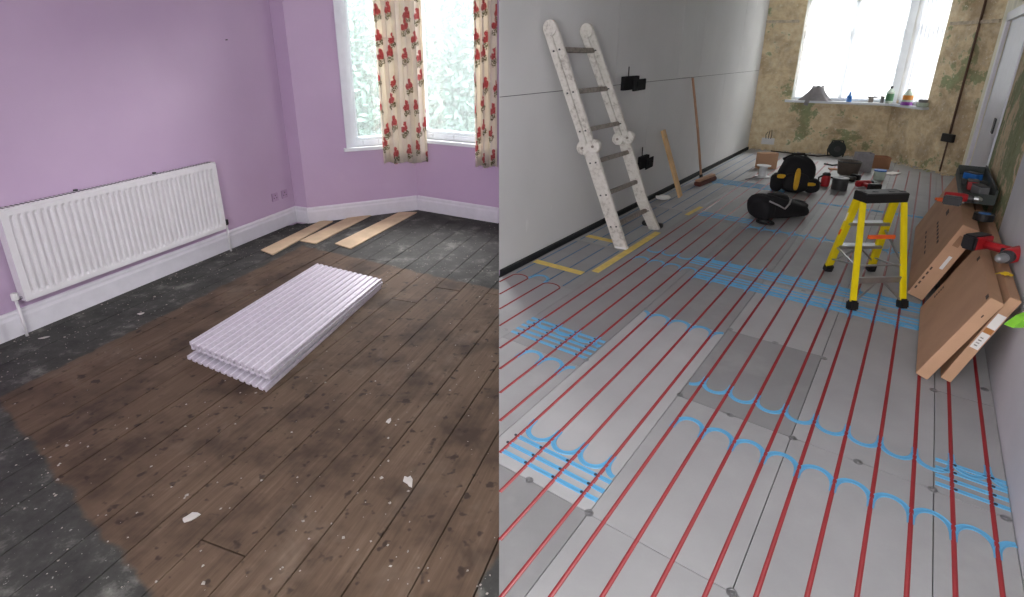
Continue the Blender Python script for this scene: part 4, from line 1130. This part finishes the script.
tD, epD, fpD, ptD = leanbox(5.55, 7.0, .31, .49, .56, .05, 'thin brown carton squeezed between the long one and the wall', 'card_dark')
# green clip and yellow tag on carton B
U_c = 3.62
def boxpt(x, y, z): return fl(x, y, z)
g0 = boxpt(1008, 326, .50); t = thing('green_wedge', 'bright green plastic wedge sticking out over the labelled carton', 'wedge', Vector((g0.x, g0.y, g0.z)))
bm = bmesh.new(); d_ = (boxpt(1030, 318, .52)-g0)
pr = [g0, g0+d_*.5+Vector((0, 0, .028)), g0+d_+Vector((0, 0, .03)), g0+d_+Vector((0, 0, -.02)), g0+d_*.5+Vector((0, 0, -.022))]
nn_ = Vector((d_.y, -d_.x, 0)).normalized()*.02
A = [bm.verts.new(p_-nn_) for p_ in pr]; B = [bm.verts.new(p_+nn_) for p_ in pr]
for i in range(5): bm.faces.new((A[i], B[i], B[(i+1) % 5], A[(i+1) % 5]))
bm.faces.new(A[::-1]); bm.faces.new(B); bmesh.ops.recalc_face_normals(bm, faces=bm.faces[:]); W('blade', bm, 'green_plastic', t)
bm = bmesh.new(); bar(bm, g0+d_*.85+Vector((0, 0, .0)), g0+d_*1.25+Vector((0, 0, .0)), .05, .06, ZUP, .01); W('grip', bm, 'green_plastic', t)
yt = P(3.92, .545, .57)
o = thing('yellow_tag', 'small crumpled yellow tag on top of the labelled carton', 'tag', yt)
bm = bmesh.new(); g = [[bm.verts.new((x*.012, y*.011, .008+.006*math.sin(x*1.7+y*2.3))) for y in range(5)] for x in range(5)]
for i in range(4):
    for j in range(4): bm.faces.new((g[i][j], g[i+1][j], g[i+1][j+1], g[i][j+1]))
solidify(make('tag_sheet', bm, 'yellow_plastic', o), .002); make('tie', tube(bmesh.new(), [(0, 0, .008), (-.02, .01, .02), (-.03, .03, .005)], .002, 6), 'yellow_plastic', o)
# drill on the cartons
zt_ = .585
d0 = fl(1003, 262, zt_)
drill(Vector((d0.x+.06, d0.y, zt_)), math.radians(205), 'red cordless drill lying on top of the nearest cartons', 1.35)
# tray with tools on the long carton
tp0, tp1 = P(6.95, .40, .64), P(5.75, .52, .60)
tray = thing('tool_tray', 'dark green open tool tray balanced on the cartons by the wall', 'tool tray', P(6.15, .475, .63), RZ)
def trp(name, c, s, rot=None, mat='dark_green'): return make(name, box(c, s, rot, .004), mat, tray)
trp('tray_floor', (0, 0, .006), (.2, 1.25, .012)); trp('tray_side', (-.10, 0, .035), (.012, 1.25, .07)); trp('tray_side', (.10, 0, .06), (.012, 1.25, .12))
trp('tray_end', (0, .625, .05), (.2, .012, .10)); trp('tray_end', (0, -.625, .04), (.2, .012, .08)); trp('divider', (0, .1, .035), (.19, .01, .05), None, 'black_plastic')
def hand_tool(loc, rz, label, kind):
    t = thing('pliers' if kind == 'pliers' else 'screwdriver', label, kind, loc, rz)
    if kind == 'pliers':
        for s in (-1, 1):
            make('grip', tube(bmesh.new(), [(0, 0, .012), (-.06, s*.022, .012), (-.13, s*.026, .012), (-.17, s*.018, .012)], .011, 8), 'orange_plastic', t, True)
            make('jaw', tube(bmesh.new(), [(0, 0, .012), (.03, s*.013, .012), (.07, s*.003, .012)], [.012, .011, .005], 8), 'dark_grey', t, True)
        make('pivot', lathe(bmesh.new(), [(.014, 0), (.014, .026)], 12), 'aluminium', t)
    else:
        make('handle', lathe(bmesh.new(), [(.008, 0), (.016, .01), (.014, .06), (.016, .09), (.008, .1)], 12, (0, 0, .016), Matrix.Rotation(math.pi/2, 3, 'Y')), 'yellow_plastic', t, True)
        make('shaft', tube(bmesh.new(), [(.1, 0, .016), (.22, 0, .016)], .004, 8), 'aluminium', t)
    return t
for p_, rz_, lab in ((P(6.24, .47, .645), 1.2, 'yellow handled screwdriver lying in the tool tray'), (P(6.62, .48, .645), .3-AZ+1.57, 'second yellow handled screwdriver at the far end of the tray')): hand_tool(p_, rz_, lab, 'screwdriver')
for i, (u_, v_, mt, lab) in enumerate(((6.05, .46, 'red_plastic', 'red plug box lying in the tool tray'), (5.85, .50, 'grey_plastic', 'grey fitting box in the near end of the tool tray'), (6.45, .475, 'blue_plastic', 'blue packet in the far end of the tool tray'))):
    t = thing('fitting_box', lab, 'box', P(u_, v_, .645), RZ+.4*i)
    make('case', box((0, 0, .035), (.07, .13, .07), None, .006), mt, t); make('lid', box((0, 0, .073), (.074, .134, .008), None, .003), 'dark_grey', t)
hand_tool(P(5.35, .38, .66), math.radians(-20), 'orange handled pliers on the long carton below the tool tray', 'pliers')
drill(P(5.28, .34, .68), math.radians(-35), 'grey and red impact driver on the carton edge below the tray', .95)
t = thing('tape_roll', 'dark roll of tape with blue centre beside the tool tray', 'tape roll', P(5.12, .50, .60))
make('roll', lathe(bmesh.new(), [(.035, 0), (.06, 0), (.06, .05), (.035, .05)], 20), 'black_plastic', t); make('core', lathe(bmesh.new(), [(.028, .002), (.036, .002), (.036, .052), (.028, .052)], 20), 'blue_plastic', t)

# ---- things on the far sill
def sill(px_, base_y, off=.0):
    r = ray(px_, base_y); t = (saz-CAMH)/r.z; q = r*t; return Vector((q.x, q.y, saz))
def sill_s(px_, off=.05):
    s_, z_ = hit(px_, 105, FP0, FP1, off); 
    if s_ < WA0-.05: return ON_A(s_, off, saz)
    s_, z_ = hit(px_, 110, FP1, FP2, off); return ON_B(s_, off, saz)
p_ = sill_s(815); t = thing('dust_cloth', 'grey cloth draped over the left end of the far sill', 'cloth', p_, math.atan2((FP1-FP0).y, (FP1-FP0).x))
bm = bmesh.new(); nu, nv = 36, 9; g = []
for j in range(nv+1):                        # a rag thrown over a block: folds widen towards the sill
    k = j/nv; row_ = []
    for i in range(nu):
        a = i/nu*2*math.pi; fold = 1+.16*k*math.sin(a*7+.6)+.08*k*math.sin(a*11)
        rx = (.085+.13*k**1.6)*fold; ry = (.030+.035*k)*fold
        row_.append(bm.verts.new((rx*math.cos(a)-.05*k*(1 if math.cos(a) < 0 else 0), ry*math.sin(a), .24*(1-k)+.02*math.sin(a*3)*(1-k)+.003)))
    g.append(row_)
for A, B in zip(g, g[1:]):
    for i in range(nu): bm.faces.new((A[i], B[i], B[(i+1) % nu], A[(i+1) % nu]))
bm.faces.new(g[0])
make('folded_fabric', bm, 'cloth_grey', t, True)
make('hanging_corner', box((-.14, -.105, -.02), (.07, .006, .12), Matrix.Rotation(.2, 3, 'Y'), .002), 'cloth_grey', t)
def bottle(px_, prof, mats, label, name='bottle', off=.055):
    t = thing(name, label, 'bottle', sill_s(px_, off))
    for nm, pf, mt in zip(('body', 'cap', 'label'), prof, mats): make(nm, lathe(bmesh.new(), pf, 16), mt, t, False)
    return t
bottle(848, ([(.035, 0), (.04, .01), (.04, .09), (.018, .12)], [(.018, .12), (.016, .165), (.01, .17)]), ('blue_plastic', 'blue_plastic'), 'small blue bottle standing on the middle of the far sill')
bottle(888, ([(.05, 0), (.055, .01), (.055, .19), (.02, .24)], [(.02, .24), (.022, .275), (.012, .28)], [(.0565, .04), (.0565, .16)]), ('clear_bottle', 'black_plastic', 'green_label'), 'clear bottle with black cap and green label on the far sill')
M['orange_label'] = plain('orange label', S(230, 150, 60), .5)
t = bottle(905, ([(.085, .05), (.088, .06), (.085, .17), (.035, .24)], [(.03, .24), (.032, .27), (.02, .275)], [(.09, .09), (.09, .165)]), ('clear_bottle', 'white_plastic', 'orange_label'), 'rounded jug with orange label and purple base on the far sill', 'jug')
make('purple_base', lathe(bmesh.new(), [(.105, 0), (.11, .01), (.09, .055)], 18), 'purple_plastic', t)
t.scale = (.8, .8, .95)
t = thing('plastic_tub', 'squat pale tub with grey lid at the right end of the far sill', 'tub', sill_s(921, .055))
make('tub_body', lathe(bmesh.new(), [(.07, 0), (.08, .01), (.082, .07)], 18), 'clear_bottle', t); make('lid', lathe(bmesh.new(), [(.06, .07), (.065, .11), (.05, .115)], 18), 'grey_plastic', t)
t = thing('brush', 'flat grey paintbrush block on the far sill beside the clear bottle', 'brush', sill_s(871, .03), -.3)
make('handle', box((0, 0, .09), (.15, .03, .025), None, .006), 'grey_plastic', t); make('block', box((-.02, 0, .04), (.07, .04, .08), None, .005), 'rung', t)
t = thing('jar', 'small grey jar on the far sill left of the clear bottle', 'jar', sill_s(881, .03))
make('glass', lathe(bmesh.new(), [(.025, 0), (.028, .01), (.028, .09)], 14), 'grey_plastic', t); make('lid', lathe(bmesh.new(), [(.03, .09), (.03, .11)], 14), 'rung', t)
# rubble along the foot of the far wall
bm = bmesh.new()
for i in range(260):
    k = random.random()
    p_ = ON_A(random.uniform(.3, WA0-.05), abs(random.gauss(.0, .05))+.05, 0) if k < .6 else ON_B(random.uniform(.05, WB-.1), abs(random.gauss(.0, .05))+.05, 0)
    crumb(bm, p_, random.uniform(.01, .035))
tag(make('rubble', bm, 'strip_a'), 'plaster rubble along the foot of the stripped wall', 'rubble', kind='stuff')
# thin floor scraps
for (px_, lab, sx_) in (((663, 200), 'crumpled white scrap at the foot of the timber plank', .09),):
    t = make('paper_scrap', blob((0, 0, .03), (sx_, .05, .03), .9, .3, 12, 8), 'paper', None, False, loc=fl(*px_)); tag(t, lab, 'scrap')

# =================================================================== OUTSIDE
bm = prism(bmesh.new(), [(-14, 6.5), (-.05, 6.5), (2, 9.5), (6, 13), (18, 13), (18, 26), (-14, 26)], -.3, -.2)
structure(make('ground', bm, 'ground'), 'garden ground outside the bays', 'ground')
bm = bmesh.new(); rr = random.Random(3)
for i in range(9000):
    c = Vector((rr.uniform(-4.2, 1.6), 9.0+rr.random()**2*.9, rr.uniform(-.2, 2.9)))
    s_ = rr.uniform(.05, .11); a = Vector((rr.gauss(0, 1), rr.gauss(0, 1), rr.gauss(0, 1))).normalized(); b = a.orthogonal().normalized()
    vs_ = [bm.verts.new(c+a*s_), bm.verts.new(c+b*s_*.5), bm.verts.new(c-a*s_), bm.verts.new(c-b*s_*.5)]; bm.faces.new(vs_)
for k in range(24):
    c = Vector((-5+k*.32, 10.3, 1.2)); bx(bm, c, (.36, .3+.1*math.sin(k*2.1), 3.2+.3*math.sin(k*1.3)))
tag(make('garden_hedge', bm, 'leaf'), 'leafy garden hedge seen through the net of the bay window', 'hedge', kind='stuff')

# everything standing on the heating panels rests on the pipe crowns, a few millimetres up
for o in C.objects:
    if o.parent is None and o.get('category') and not o.get('kind') and o.location.x > .05 and abs(o.location.z) < .001 and o.name.split('.')[0] not in ('heating_pipe', 'tape_strip', 'net_curtain', 'floral_curtain'):
        o.location.z += .0052
